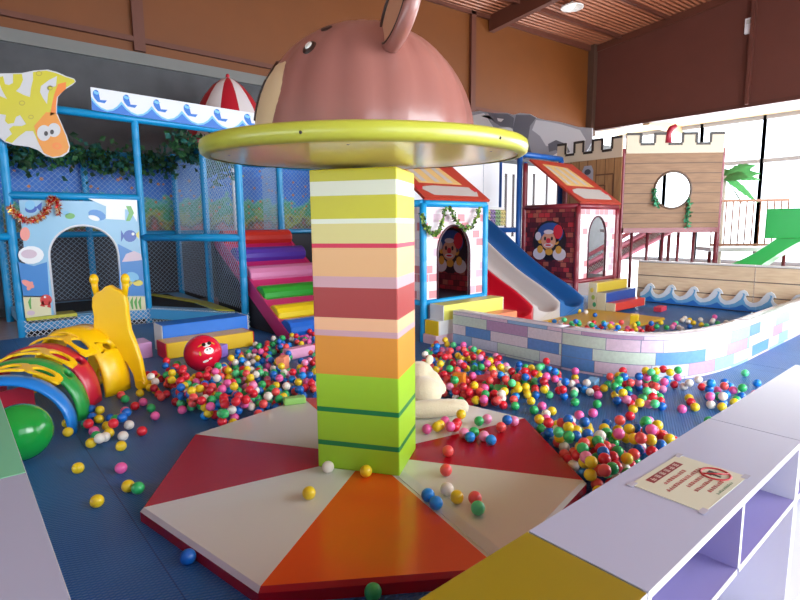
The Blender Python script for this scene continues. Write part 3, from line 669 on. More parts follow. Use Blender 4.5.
# ------------------------------------------------------------------ foam step blocks and loose foam
FW_ = mat('foam_white', (222, 222, 222), 0.4)
def foam(name, x0, x1, y0, y1, z0, z1, c, label, cat='foam block', ends=None, rot=0, bev=.012):
    cx, cy = (x0 + x1) / 2, (y0 + y1) / 2
    t = thing(name, (cx, cy, z0), label, cat)
    M = Matrix.Translation((cx, cy, 0)) @ Matrix.Rotation(rot, 4, 'Z') @ Matrix.Translation((-cx, -cy, 0))
    MB().box(x0 + (.012 if ends else 0), x1 - (.012 if ends else 0), y0, y1, z0, z1).xf(M).build('body', c, t, bevel=bev)
    if ends:
        for a, q in ((x0, x0 + .012), (x1 - .012, x1)): MB().box(a, q, y0, y1, z0, z1).xf(M).build('end_panel', ends, t, bevel=.005)
    MB().box(x0 + .05, x1 - .05, y0 - .002, y0, z0 + .012, z0 + .016).xf(M).build('zip_seam', c, t)
    return t
foam('foam_step', 2.02, 3.2, 7.08, 7.42, 0, .36, mat('foam_blue', (22, 112, 214), 0.35), 'blue foam step with white ends behind the red cartoon ball', ends=FW_)
foam('foam_step', 1.94, 3.1, 6.7, 7.05, 0, .2, mat('foam_yellow', (226, 184, 20), 0.35), 'yellow foam step with red end in front of the blue one', ends=mat('foam_red', (208, 30, 50), 0.35))
foam('foam_step', 1.55, 1.86, 6.95, 7.3, 0, .2, mat('foam_lilac', (204, 150, 200), 0.4), 'lilac foam block beside the giraffe tunnel and the blue step')

# ------------------------------------------------------------------ giraffe tunnel toy
TN = thing('tunnel_toy', (.6, 5.4, 0), 'crawl tunnel of blue, green, red and yellow plastic arches with a giraffe head', 'toy tunnel')
def plast(n, c): return mat('plastic_' + n, c, 0.32, coat=.2)
PLY = plast('yellow', (255, 206, 6)); PLB = plast('blue', (20, 130, 220)); PLG = plast('green', (34, 160, 70)); PLR = plast('red', (206, 30, 56))
def arch(foot, deg, w, hw, h, m, name, hole=True):
    ax = Vector((math.cos(math.radians(deg)), math.sin(math.radians(deg)), 0)); lf = Vector((-ax.y, ax.x, 0))
    c = Vector((foot[0], foot[1], 0)) + lf * hw; b = MB(); n = 40; th = .035
    def P(a, rr, q): return c - lf * (math.cos(a) * (hw - rr)) + Z_ * (max(0, math.sin(a)) ** .85 * (h - rr)) + ax * q
    prof = [(0, 0), (.012, -w / 2), (0, -w / 2 + .03), (-.014, -w / 2 + .05), (-.014, w / 2 - .05), (0, w / 2 - .03), (.012, w / 2), (th, w / 2), (th, -w / 2)]
    prof = prof[1:]
    hs = 9 if hole else -1                       # opening in the right leg
    rows = [[P(PI * i / n, rr, q) for rr, q in prof] for i in range(n + 1)]
    k = len(prof)
    for i in range(n):
        for j in range(k):
            if hole and i in (8, 9, 10) and j in (2, 6): continue
            j2 = (j + 1) % k; b.add([rows[i][j], rows[i][j2], rows[i + 1][j2], rows[i + 1][j]], [(0, 1, 2, 3)], 0, True)
    if hole:
        for sgn, rr in ((0, -.014), (1, th)):
            i0, i1 = 8, 11; q0, q1 = (-w / 2 + .05, w / 2 - .05) if sgn == 0 else (-w / 2, w / 2)
            am = PI * 9.5 / n; ha = PI * 1.5 / n
            ring_ = []; outr = []
            for s in range(24):
                tt = 2 * PI * s / 24; cx, cy = math.cos(tt), math.sin(tt); mxx = max(abs(cx), abs(cy))
                outr.append(P(am + ha * cx / mxx, rr, (q1) * cy / mxx)); ring_.append(P(am + ha * .72 * cx, rr, .055 * cy))
            b.add(outr + ring_, [(s, (s + 1) % 24, 24 + (s + 1) % 24, 24 + s) for s in range(24)], 0, True)
            if sgn == 0: r0 = ring_
            else: b.add(r0 + ring_, [(s, (s + 1) % 24, 24 + (s + 1) % 24, 24 + s) for s in range(24)], 0, True)
    for i in (0, n): b.add(rows[i], [tuple(range(k))], 0)
    return b.build(name, m, TN), c, ax, lf, P
A1 = arch((.66, 4.78), 72, .2, .45, .49, PLB, 'arch', hole=False)
A2 = arch((.8, 5.12), 64, .24, .45, .52, PLG, 'arch')
A3 = arch((.94, 5.45), 54, .26, .45, .55, PLR, 'arch')
A4 = arch((1.19, 5.66), 38, .34, .43, .64, PLY, 'arch')
for o, nm in ((A1[0], 'blue'), (A2[0], 'green'), (A3[0], 'red'), (A4[0], 'yellow')): o['label'] = nm + ' plastic arch'
def crest(A, B_, h, name='link_plate'):         # pierced yellow link plate lying over the joint of two arches
    c = (A[1] + B_[1]) / 2; ax = (B_[1] - A[1]).normalized(); lf = Vector((-ax.y, ax.x, 0)); b = MB()
    L = .66; n = 3; w = .05
    def Q(s, q, up): return c - lf * (s) + ax * q + Z_ * (h * (max(0, 1 - (s / .47) ** 2)) ** .5 + up)
    for k in range(n):
        s0 = -L / 2 + L * k / n; cs = s0 + L / n / 2; hl = L / n / 2
        outr = []; inn = []; o2 = []; i2 = []
        for t_ in range(20):
            a = 2 * PI * t_ / 20; x, y = math.cos(a), math.sin(a); mm = max(abs(x), abs(y))
            outr.append((cs + hl * x / mm, .1 * y / mm)); inn.append((cs + hl * .7 * x, .066 * y))
        R1 = [Q(s, q, .02) for s, q in outr] + [Q(s, q, .02) for s, q in inn]; R0 = [Q(s, q, .0) for s, q in outr] + [Q(s, q, .0) for s, q in inn]
        fs = [(s, (s + 1) % 20, 20 + (s + 1) % 20, 20 + s) for s in range(20)]
        b.add(R1, fs); b.add(R0, fs)
        for o_ in (0, 20): b.add(R1 + R0, [(o_ + s, o_ + (s + 1) % 20, 40 + o_ + (s + 1) % 20, 40 + o_ + s) for s in range(20)])
    return b.build(name, PLY, TN)
crest(A1, A2, .51); crest(A2, A3, .545); crest(A3, A4, .59)
# blue arch front plate and giraffe neck
c, ax, lf = A1[1], A1[2], A1[3]
MB().poly([c - lf * (-.3) + ax * .16, c - lf * .16 + ax * .16, c - lf * .16 + ax * .16 + Z_ * .38, c - lf * (-.3) + ax * .16 + Z_ * .3], ax * .02).build('side_panel', PLR, TN)
hc = Vector((1.14, 5.76, 0)); hx = Vector((math.cos(math.radians(48)), math.sin(math.radians(48)), 0)); hl = Vector((-hx.y, hx.x, 0)); hq = hc + hx * .06
hp = [(-.31, 0), (-.31, .06), (-.29, .12), (-.27, .3), (-.23, .46), (-.185, .6), (-.175, .76), (-.175, .86), (-.165, .95), (-.12, 1.0), (-.07, 1.02), (-.02, 1.055), (.03, 1.035), (.07, 1.0), (.12, .98), (.165, .93), (.175, .84), (.165, .74), (.185, .6), (.23, .46), (.27, .3), (.29, .12), (.31, .06), (.31, 0), (.2, 0), (.18, .15), (.12, .28), (0, .33), (-.12, .28), (-.18, .15), (-.2, 0)]
o = MB().poly([hq + hl * (s) * 1.0 + Z_ * z for s, z in hp], hx * .07).build('giraffe_head', PLY, TN, bevel=.018, seg=3)
for s in (-.15, .13):
    b = MB(); base = hq + hx * .035 + hl * s + Z_ * .94
    b.tube([base, base + Z_ * .1 + hl * s * .1, base + Z_ * .14 + hl * s * .1], [.026, .03, .034], 10); b.sphere(base + Z_ * .165 + hl * s * .12, (.042, .042, .058), 14, 10); b.build('horn', PLY, o)
for s in (-.255, .255):
    p = hq + hl * s
    MB().tube([p - hx * .02 + Z_ * .046, p + hx * .17 + Z_ * .046], .045, 12).build('foot_bar', PLY, TN)
# big balls
t = thing('exercise_ball', (.28, 4.42, 0), 'large shiny green ball at the left edge beside the arches', 'ball')
MB().sphere((.28, 4.42, .2), .2, 40, 24).build('skin', mat('shiny_green', (22, 160, 62), 0.18, coat=.3), t)
MB().sphere((.28 - .1, 4.42 - .1, .2 + .142), (.012, .012, .006), 10, 6).build('plug', mat('ball_plug', (60, 190, 100), 0.4), t)
RB = Vector((2.1, 5.88, .2))
t = thing('cartoon_ball', (RB.x, RB.y, 0), 'big red ball with a printed cow face beside the blue foam step', 'ball')
MB().sphere(RB, .205, 40, 24).build('skin', mat('shiny_red', (226, 20, 56), 0.2, coat=.3), t).location.z += .005
vw = (C0 - RB); vw.normalize(); vr = Vector((0, 0, 1)).cross(vw).normalized() ; vu = vw.cross(vr)
b = MB()
def rbp(x, y, s=1.012):
    q = vr * x + vu * y; zz = math.sqrt(max(0, 1 - x * x - y * y)); return RB + Z_ * .005 + (q + vw * zz) * .205 * s
def rell(cx, cy, rx, ry, m, rot=0, s=1.012):
    n = 14; pts = [rbp(cx, cy, s)] + [rbp(cx + rx * math.cos(2 * PI * i / n) * math.cos(rot) - ry * math.sin(2 * PI * i / n) * math.sin(rot), cy + rx * math.cos(2 * PI * i / n) * math.sin(rot) + ry * math.sin(2 * PI * i / n) * math.cos(rot), s) for i in range(n)]
    b.add(pts, [(0, i + 1, (i + 1) % n + 1) for i in range(n)], m, True)
rell(.3, .1, .24, .18, 0, .1); rell(.22, .42, .2, .12, 0, .3, 1.008); rell(.06, .44, .1, .1, 1, 0, 1.016); rell(.34, .5, .1, .1, 1, 0, 1.016); rell(.22, .15, .05, .035, 1, .4, 1.018); rell(.36, .19, .05, .03, 1, -.2, 1.018)
rell(-.12, .4, .14, .035, 2, .5); rell(.52, .48, .12, .03, 2, -.6); rell(-.14, -.02, .05, .12, 2, .2); rell(.12, -.44, .16, .06, 0, .3); rell(.36, -.32, .1, .04, 0, .4)
b.build('printed_face', [mat('print_white', (232, 228, 224), 0.3), mat('print_black', (20, 18, 20), 0.3), mat('print_gold', (220, 170, 50), 0.3)], t)
#@@PART3
# ------------------------------------------------------------------ ball pool wall of printed blocks
pastel = [(150, 190, 226), (206, 220, 206), (222, 196, 214), (226, 214, 222), (96, 146, 208), (206, 206, 220), (186, 150, 186), (212, 214, 232)]
PASTEL = [mat('wall_print_%d' % i, c, 0.3, coat=0.35, vary=0.07, vscale=30) for i, c in enumerate(pastel)] + [mat('wall_joint', (112, 126, 160), 0.35, coat=.3), mat('wall_cap', (214, 212, 222), 0.25, coat=.4)]
def pool_wall(path, h, th, seed, label):
    """path: outer face on the floor, left to right seen from outside; inside is to the left of the walk"""
    rnd = random.Random(seed); P = [Vector(p) for p in path]; k = len(P)
    s = [0]
    for i in range(1, k): s.append(s[-1] + (P[i] - P[i - 1]).length)
    def at(d):
        d = max(0, min(d, s[-1]));
        for i in range(1, k):
            if d <= s[i] + 1e-9:
                return P[i - 1].lerp(P[i], (d - s[i - 1]) / (s[i] - s[i - 1]))
    def nrm(d):
        a = at(d - .04); c = at(d + .04); t = (c - a).normalized(); return Vector((-t.y, t.x, 0))
    t = thing('pool_wall', tuple(at(s[-1] / 2)) , label, 'ball pool wall'); b = MB(); g = .006
    rows = [(0, .03), (.03, .16), (.16, .29), (.29, .42), (.42, h - .012)]
    step = .08
    def strip(d0, d1, z0, z1, m, off, cap=False):
        n = max(1, int((d1 - d0) / step)); 
        for i in range(n):
            a, c = d0 + (d1 - d0) * i / n, d0 + (d1 - d0) * (i + 1) / n
            pa, pc = at(a) - nrm(a) * off, at(c) - nrm(c) * off
            b.add([pa + Z_ * z0, pc + Z_ * z0, pc + Z_ * z1, pa + Z_ * z1], [(0, 1, 2, 3)], m, True)
    strip(0, s[-1], 0, h - .012, 8, 0)
    for r, (z0, z1) in enumerate(rows):
        d = -rnd.uniform(0, .4); last = -1
        while d < s[-1]:
            L = rnd.choice((.42, .56, .62)); c = rnd.choice([q for q in (0, 1, 2, 3, 3, 1, 4, 5, 6, 7, 2) if q != last]); last = c
            a, e = max(0, d) + g / 2, min(s[-1], d + L) - g / 2
            if e - a > .02: strip(a, e, z0 + g / 2, z1 - g / 2, c, .0015)
            d += L
    b.build('printed_face', PASTEL, t)
    b = MB(); n = max(2, int(s[-1] / .1)); prof = [(0, h - .014), (.012, h), (th - .012, h), (th, h - .014), (th, 0)]
    R = []
    for i in range(n + 1):
        d = s[-1] * i / n; R.append([at(d) + nrm(d) * q + Z_ * z for q, z in prof])
    for i in range(n):
        for j in range(len(prof) - 1): b.add([R[i][j], R[i + 1][j], R[i + 1][j + 1], R[i][j + 1]], [(0, 1, 2, 3)], 0, j == 1)
    for r in (R[0], R[-1]): b.add(r + [Vector((r[0].x, r[0].y, 0))], [tuple(range(6))], 0)
    b.build('padded_core', mat('wall_cap', (0, 0, 0)), t)
def bez(p0, p1, p2, p3, n):
    o = []
    for i in range(n + 1):
        t = i / n; o.append(Vector(p0) * (1 - t) ** 3 + Vector(p1) * 3 * t * (1 - t) ** 2 + Vector(p2) * 3 * t * t * (1 - t) + Vector(p3) * t ** 3)
    return o
pool_wall([(5.1, 4.88, 0), (5.1, 3.22, 0)], .475, .17, 4, 'straight padded pool wall in pastel blocks beside the foam steps')
pool_wall(bez((5.1, 3.215, 0), (5.1, 2.2, 0), (5.75, 1.97, 0), (7.0, 1.96, 0), 30), .475, .17, 8, 'curved padded pool wall in pastel blocks at the corner of the ball pool')
pool_wall([(7.005, 1.96, 0), (10.7, 1.96, 0)], .475, .17, 9, 'straight padded pool wall in pastel blocks running off at the right edge')
o = MB().box(6.885, 10.95, 1.5, 9.6, -.02, 0).build('floor_mat', MATB, loc=(8.8, 4, -.02)); tag(o, 'blue foam mat inside the ball pool in front of the slides', 'floor mat')
o = MB().box(6.95, 9.0, 3.75, 5.15, .001, .05).build('floor_pad', mat('mustard_pad', (190, 150, 24), 0.4), loc=(8, 4.4, 0), bevel=.02); tag(o, 'mustard yellow pad on the pool floor in front of the slides', 'floor pad')

# ------------------------------------------------------------------ play houses
LBR = make_brick_mat('pale_printed_bricks', [(232, 222, 226), (222, 200, 206), (206, 130, 136), (232, 226, 230), (196, 166, 180), (226, 210, 216)], 3.4, (222, 208, 214))
DBR = make_brick_mat('red_printed_bricks', [(104, 26, 40), (150, 44, 56), (78, 24, 40), (176, 96, 80), (124, 34, 50), (190, 50, 60)], 4.4, (50, 20, 30))
ROOF = mat('orange_red_roof', (166, 54, 40), 0.4); ROOFG = mat('roof_grey_print', (176, 172, 168), 0.4); ROOFT = mat('roof_tan_print', (204, 172, 110), 0.4)
CLN = [mat('clown_blue', (40, 84, 160), 0.4), mat('clown_red', (206, 40, 60), 0.4), mat('clown_skin', (214, 160, 132), 0.4), mat('clown_white', (214, 210, 220), 0.4), mat('clown_black', (24, 22, 34), 0.4), mat('clown_gold', (216, 160, 60), 0.4)]
def clown(origin, u, parent, s=1.0):
    """printed clown with a blue cap; u runs to the right as seen"""
    o = Vector(origin); u = Vector(u); n = u.cross(Z_)
    b = MB()
    def E(x, y, rx, ry, m, k, n_=18): b.poly([o + (u * (x + rx * math.cos(2 * PI * i / n_)) + Z_ * (y + ry * math.sin(2 * PI * i / n_))) * s + n * (.002 * k) for i in range(n_)], n * .001, m)
    E(0, .0, .44, .46, 4, 1); E(-.26, -.3, .17, .14, 3, 2); E(.27, -.3, .17, .14, 3, 2)
    E(.02, .17, .34, .24, 0, 2); E(.22, .2, .12, .16, 1, 3); E(-.02, 0, .19, .2, 2, 3); E(-.02, .2, .13, .05, 3, 4)
    E(-.3, .1, .08, .1, 3, 3); E(-.02, 0, .06, .06, 1, 4); E(-.11, .05, .03, .045, 4, 4); E(.07, .05, .03, .045, 4, 4); E(-.02, -.1, .12, .045, 3, 4); E(-.02, -.1, .08, .02, 1, 5); E(-.24, .02, .07, .09, 5, 2); E(.18, 0, .07, .09, 5, 2)
    E(0, -.25, .1, .08, 5, 3); E(-.24, -.2, .08, .09, 5, 3); E(.25, -.2, .08, .09, 5, 3)
    return b.build('clown_print', CLN, parent)
def house(name, x0, x1, y0, y1, dz, ez, ry, rz, label, postm, post_r, frontm, sidem, door, back):
    t = thing(name, ((x0 + x1) / 2, (y0 + y1) / 2, 0), label, 'playhouse')
    for x, y in ((x0, y0), (x1, y0), (x0, y1), (x1, y1)):
        padpost('corner_post', (x, y), 0, ez if y == y0 else rz, t, post_r, postm)
    for a, c in (((x0, y0, ez), (x1, y0, ez)), ((x0, y0, ez), (x0, y1, ez)), ((x1, y0, ez), (x1, y1, ez)), ((x0, y1, ez), (x1, y1, ez))): beam(a, c, t, post_r, postm, 'top_rail')
    beam((x0, y0, dz - .03), (x1, y0, dz - .03), t, post_r * .8, postm, 'bottom_rail'); beam((x0, y0, dz - .03), (x0, y1, dz - .03), t, post_r * .8, postm, 'bottom_rail')
    MB().box(x0 + .02, x1 - .02, y0 + .02, y1 - .02, dz - .06, dz).build('deck', mat('dark_deck', (46, 44, 60), 0.5), t)
    # front panel with door arch
    da, dbb, ds, dt = door; g = post_r
    out = [(x0 + g, dz), (x0 + g, ez - .03), (x1 - g, ez - .03), (x1 - g, dz), (dbb, dz)]
    for k in range(17):
        a = PI * k / 16; out.append(((da + dbb) / 2 + (dbb - da) / 2 * math.cos(a), ds + (dt - ds) * math.sin(a)))
    out.append((da, dz))
    MB().poly([(x, y0, z) for x, z in out], (0, .03, 0)).build('front_panel', frontm, t)
    b = MB(); b.tube([(x, y0 - .004, z) for x, z in out[4:]], .016, 8); b.build('arch_edging', mat('dark_edging', (70, 30, 44), 0.4), t)
    b = MB(); b.box(x0 - .012, x0 + .015, y0 + g, y1 - g, dz, ez - .03); b.build('side_panel', sidem, t)
    if back:
        b = MB(); b.box(x0 + g, x1 - g, y1 - .02, y1 + .01, dz, ez - .03); b.build('back_panel', DBR, t)
        b = MB(); b.box(x1 - .02, x1 + .01, y0 + g, y1 - g, dz, ez - .03); b.build('side_panel', DBR, t)
    # sloping roof rising away from the front
    d = Vector((0, ry - y0, rz - ez)); up = Vector((0, -d.z, d.y)).normalized()
    A = Vector((x0 - .03, y0 - .05, ez + .04)); B_ = Vector((x1 + .03, y0 - .05, ez + .04))
    r = MB().poly([A, B_, B_ + d, A + d], up * .035).build('roof', ROOF, t)
    b = MB(); W = (x1 - x0 + .06)
    def RP(s, v): return A + Vector((W * s, 0, 0)) + d * v + up * .036
    b.poly([RP(.18, .08), RP(.86, .08), RP(.96, .28), RP(.84, .32), RP(.3, .32), RP(.06, .26)], up * .002, 0)
    b.poly([RP(.14, .38), RP(.8, .38), RP(.72, .86), RP(.16, .9)], up * .002, 1)
    for k in range(3): b.poly([RP(.2 + .2 * k, .42), RP(.28 + .2 * k, .42), RP(.24 + .2 * k, .84), RP(.17 + .2 * k, .84)], up * .004, 0)
    b.poly([RP(.02, .2), RP(.1, .22), RP(.14, .3), RP(.03, .3)], up * .003, 2); b.poly([RP(.88, .2), RP(.98, .22), RP(.97, .3), RP(.86, .3)], up * .003, 2)
    b.build('roof_print', [ROOFG, ROOFT, mat('roof_red_print', (176, 28, 44), 0.4)], r)
    return t
H1 = house('play_house', 4.95, 6.22, 5.3, 6.6, .57, 1.9, 6.15, 2.5, 'small play house with blue posts, leafy tinsel and arched doorway beside the pillar', BLUE, .05, LBR, LBR, (5.22, 5.88, 1.22, 1.6), True)
clown((6.17, 5.97, 1.2), (0, -1, 0), H1, .8)
MAR = mat('maroon_padding', (120, 30, 44), 0.35)
H2 = house('play_house', 8.62, 10.0, 5.2, 6.35, .6, 1.92, 6.3, 2.76, 'red brick play house with a clown print on its side, right of the blue slide', MAR, .05, LBR, DBR, (9.0, 9.62, 1.35, 1.74), False)
clown((8.6, 5.76, 1.3), (0, -1, 0), H2, .82)
BF = thing('tubular_gantry', (9.3, 6.45, 0), 'dark blue tubular gantry standing behind the red brick play house', 'frame')
BLD = mat('deep_blue_padding', (14, 84, 160), 0.35)
beam((8.6, 6.47, 0), (8.6, 6.47, 2.93), BF, .055, BLD, 'upright'); beam((10.0, 6.47, 0), (10.0, 6.47, 2.93), BF, .055, BLD, 'upright'); beam((8.6, 6.47, 2.95), (10.0, 6.47, 2.95), BF, .055, BLD, 'crossbar')
beam((8.6, 6.47, 1.5), (8.6, 8.4, 1.5), BF, .05, BLD, 'side_rail')
# leafy tinsel loops on the first house
LG = [mat('tinsel_leaf', (86, 130, 44), 0.4), mat('tinsel_leaf_pale', (150, 180, 70), 0.4), mat('tinsel_leaf_dark', (60, 80, 30), 0.4)]
def hp_(px, py): return atp(px, py, (0, 5.2, 0), (0, 1, 0))
garland([hp_(*q) for q in ((422, 213), (424, 222), (428, 230), (434, 235), (439, 231), (443, 220), (446, 207))], 230, .042, (.014, .014, .014), 21, 'leaf_garland', 'left loop of green leafy tinsel over the play house doorway', LG)
garland([hp_(*q) for q in ((450, 207), (453, 215), (458, 223), (466, 229), (472, 226), (477, 217), (480, 207))], 230, .042, (.014, .014, .014), 22, 'leaf_garland', 'right loop of green leafy tinsel over the play house doorway', LG)

# steps by the first house
foam('foam_step', 4.9, 5.9, 5.0, 5.26, 0, .13, mat('foam_rose', (226, 190, 200), 0.4), 'pale rose foam block lowest of the steps to the small play house')
foam('foam_step', 4.92, 6.2, 4.98, 5.24, .131, .33, FW_, 'white foam step with a bright yellow end below the lime step', ends=mat('foam_bright_yellow', (244, 206, 20), 0.35))
foam('foam_step', 5.0, 6.27, 4.96, 5.22, .331, .54, mat('foam_lime', (206, 204, 96), 0.35), 'lime yellow foam step with white ends at the play house doorway', ends=FW_)
foam('foam_block', 5.45, 6.26, 4.7, 4.93, 0, .36, mat('foam_coral', (226, 130, 90), 0.4), 'coral foam block between the pool wall and the lime step')
# steps by the second house
EP = mat('print_end', (222, 220, 190), 0.4)
foam('foam_step', 8.95, 10.1, 4.6, 4.78, .051, .2, mat('foam_brick', (190, 58, 44), 0.35), 'red foam step lowest of the three inside the ball pool', ends=EP)
foam('foam_step', 8.95, 10.1, 4.785, 4.96, .0, .37, mat('foam_navy', (34, 62, 130), 0.35), 'dark blue foam step in the middle of the three in the pool', ends=EP)
OLV = foam('foam_step', 8.95, 10.1, 4.965, 5.13, .0, .54, mat('foam_olive', (176, 150, 40), 0.35), 'olive yellow foam step topmost of the three in the pool', ends=EP)
for k, (y, z, cn, c) in enumerate(((5.0, .14, 'dot_green', (60, 170, 120)), (5.06, .4, 'dot_yellow', (226, 210, 90)), (5.03, .27, 'dot_lime', (170, 200, 90)))):
    MB().poly([(8.947, y + .035 * math.cos(2 * PI * i / 12), z + .045 * math.sin(2 * PI * i / 12)) for i in range(12)], (.001, 0, 0)).build('end_print', mat(cn, c, 0.4), OLV)

# ------------------------------------------------------------------ three lane slide
SL = thing('wave_slide', (7.65, 6.4, 0), 'three lane plastic slide in red, white and blue between the two play houses', 'slide')
def prof_z(t): # t 0 top .. 1 exit
    pts = [(0, 1.42), (.08, 1.42), (.18, 1.3), (.34, 1.0), (.5, .7), (.64, .46), (.78, .26), (.88, .15), (1, .12)]
    for (a, za), (c, zc) in zip(pts, pts[1:]):
        if t <= c: u = (t - a) / (c - a); return za + (zc - za) * u
    return .17
def smooth_z(t): return sum(prof_z(min(1, max(0, t + d))) for d in (-.06, -.03, 0, .03, .06)) / 5
YT, YB = 7.55, 4.98
lanes = [('red', RED_ := mat('slide_red', (192, 20, 44), 0.28, coat=.2)), ('white', mat('slide_white', (190, 184, 182), 0.3, coat=.2)), ('blue', mat('slide_blue', (20, 92, 156), 0.3, coat=.2))]
for li, (nm, m) in enumerate(lanes):
    xl = 6.3 + li * .757; w = .745; b = MB(); n = 56; rows = []
    for i in range(n + 1):
        t = i / n; y = YT + (YB - YT) * t; z = smooth_z(t)
        wall = .38 if t < .8 else .38 - .2 * ((t - .8) / .2) ** 2
        cl = z + wall; rise = 0
        if t > .9: rise = .07 * ((t - .9) / .1) ** 2
        sec = [(0, max(0, z - .22)), (0, cl - .015), (.012, cl), (.03, cl), (.045, cl - .02)]
        for k in range(9):
            a = PI * k / 8; sec.append((w / 2 - (w / 2 - .06) * math.cos(a) * (1 if True else 1), z + rise + (wall - .06) * (1 - math.sin(a) ** .6)))
        sec += [(w - .045, cl - .02), (w - .03, cl), (w - .012, cl), (w, cl - .015), (w, max(0, z - .22))]
        yy = y
        if t > .9:                                    # rounded lip in plan
            rows.append([Vector((xl + x, y - .1 * math.sin(PI * x / w) * ((t - .9) / .1) ** 2, q)) for x, q in sec])
        else: rows.append([Vector((xl + x, y, q)) for x, q in sec])
    k = len(rows[0])
    for i in range(n):
        for j in range(k): b.add([rows[i][j], rows[i][(j + 1) % k], rows[i + 1][(j + 1) % k], rows[i + 1][j]], [(0, 1, 2, 3)], 0, 1 <= j < k - 2)
    b.add(rows[0], [tuple(range(k))], 0); b.add(rows[-1], [tuple(range(k))], 0)
    o = b.build('lane', m, SL); o['label'] = nm + ' slide lane'
b = MB(); b.box(6.3, 8.6, 7.56, 9.4, 1.3, 1.4); b.build('top_platform', BLD, SL)
b = MB();
for x, y in ((6.36, 7.62), (8.54, 7.62), (6.36, 9.3), (8.54, 9.3)): padpost('platform_leg', (x, y), 0, 1.3, SL, .05, BLD)
# climbing hold pad and net by the slide top
t = thing('braided_pad', (10.5, 8.6, 0), 'yellow and purple braided pad on two legs above the blue slide', 'pad')
b = MB()
for r in range(4):
    for c in range(8):
        x = 10.1 + c * .1; z = 1.58 + r * .1; b.poly([(x, 8.6, z), (x + .05, 8.6, z + .05), (x + .1, 8.6, z), (x + .1, 8.6, z + .05), (x + .05, 8.6, z + .1), (x, 8.6, z + .05)], (0, .05, 0), (c // 2) % 3)
b.build('braids', [mat('braid_yellow', (224, 212, 130), 0.6), mat('braid_purple', (150, 120, 180), 0.6), mat('braid_green', (140, 180, 120), 0.6)], t); MB().box(10.08, 10.92, 8.66, 8.7, 1.54, 2.04).build('backing', FW_, t)
for x in (10.15, 10.85): MB().tube([(x, 8.73, 0), (x, 8.73, 1.9)], .035, 10).build('pad_leg', BLD, t)

# ------------------------------------------------------------------ white rear panels, laced with black rope
t = thing('rear_screen', (11.2, 9.6, 0), 'tall white translucent screen behind the slides laced with dark rope', 'screen')
for i in range(4):
    x0 = 7.4 + i * 1.9; MB().box(x0, x0 + 1.88, 9.6, 9.63, .1, 3.3).build('screen_panel', mat('white_screen', (240, 242, 246), 0.5), t)
for i in range(5):
    x = 7.4 + i * 1.9; MB().tube([(x, 9.66, 0), (x, 9.66, 3.4)], .05).build('screen_post', BLD, t)
for j, (px, y_) in enumerate(((506, 9.0), (513.5, 9.0), (534, 8.6), (547, 8.4))):
    b = MB(); P = atp(px, 180, (0, y_, 0), (0, 1, 0)); b.tube([(P.x + .04 * (-1) ** k, y_, 1.3 + .06 * k) for k in range(28)], .018, 5); b.tube([(P.x - .04 * (-1) ** k, y_, 1.3 + .06 * k) for k in range(28)], .018, 5)
    b.build('rope_lacing', NETD, t)

# cut-out elephant on the wall top
EY_ = (11.6, 0, 0); EN = (1, 0, 0)
t = thing('elephant_sign', (11.6, 8, 2.95), 'grey cut-out elephant sign above the castle, right of the pillar disc', 'sign')
def ep(x, y, k=0): return atp(x, y, (11.6 - .003 * k, 0, 0), EN)
b = MB()
b.poly([ep(*q) for q in ((470, 112), (480, 111), (492, 113), (507, 113), (513, 115), (520, 113), (530, 114), (537, 118), (545, 120), (560, 122), (578, 127), (592, 128), (592, 142), (586, 152), (570, 157), (560, 162), (545, 162), (520, 160), (500, 160), (486, 160), (470, 160))], (.04, 0, 0), 0)
def eprt(pts, m, k): b.poly([ep(x, y, k) for x, y in pts], (.001, 0, 0), m)
eprt([(470, 116), (484, 113), (494, 128), (510, 127), (513, 130), (513, 150), (470, 160)], 3, 1)
eprt([(481, 116), (488, 114), (496, 124), (512, 127), (508, 121), (498, 115)], 0, 2); eprt([(488, 113), (508, 114), (514, 118), (513, 128), (500, 126), (494, 122)], 1, 3)
eprt([(497, 118), (504, 119), (501, 122), (498, 121)], 3, 4); eprt([(516, 115), (530, 115), (536, 118), (530, 126), (528, 140), (532, 155), (524, 159), (514, 150), (513, 128)], 1, 2)
eprt([(536, 120), (545, 121), (560, 124), (580, 130), (586, 140), (575, 152), (566, 158), (556, 146), (546, 146), (540, 136), (532, 130)], 2, 2)
eprt([(548, 144), (556, 140), (566, 144), (570, 152), (562, 156), (556, 150), (549, 152)], 1, 4); eprt([(552, 156), (562, 150), (567, 154), (560, 160), (552, 160)], 3, 5)
b.build('sign_face', [mat('elephant_grey', (168, 170, 178), 0.5), mat('elephant_dark', (116, 118, 128), 0.5), mat('elephant_light', (222, 224, 228), 0.5), mat('elephant_white', (240, 240, 240), 0.5)], t)
b = MB(); b.tube([(11.66, 9.4, 0), (11.66, 9.4, 3.6)], .04); b.build('sign_pole', BLD, t)
b = MB(); b.tube([(11.66, 7.2, 0), (11.66, 7.2, 3.2)], .04); b.build('sign_pole', BLD, t)

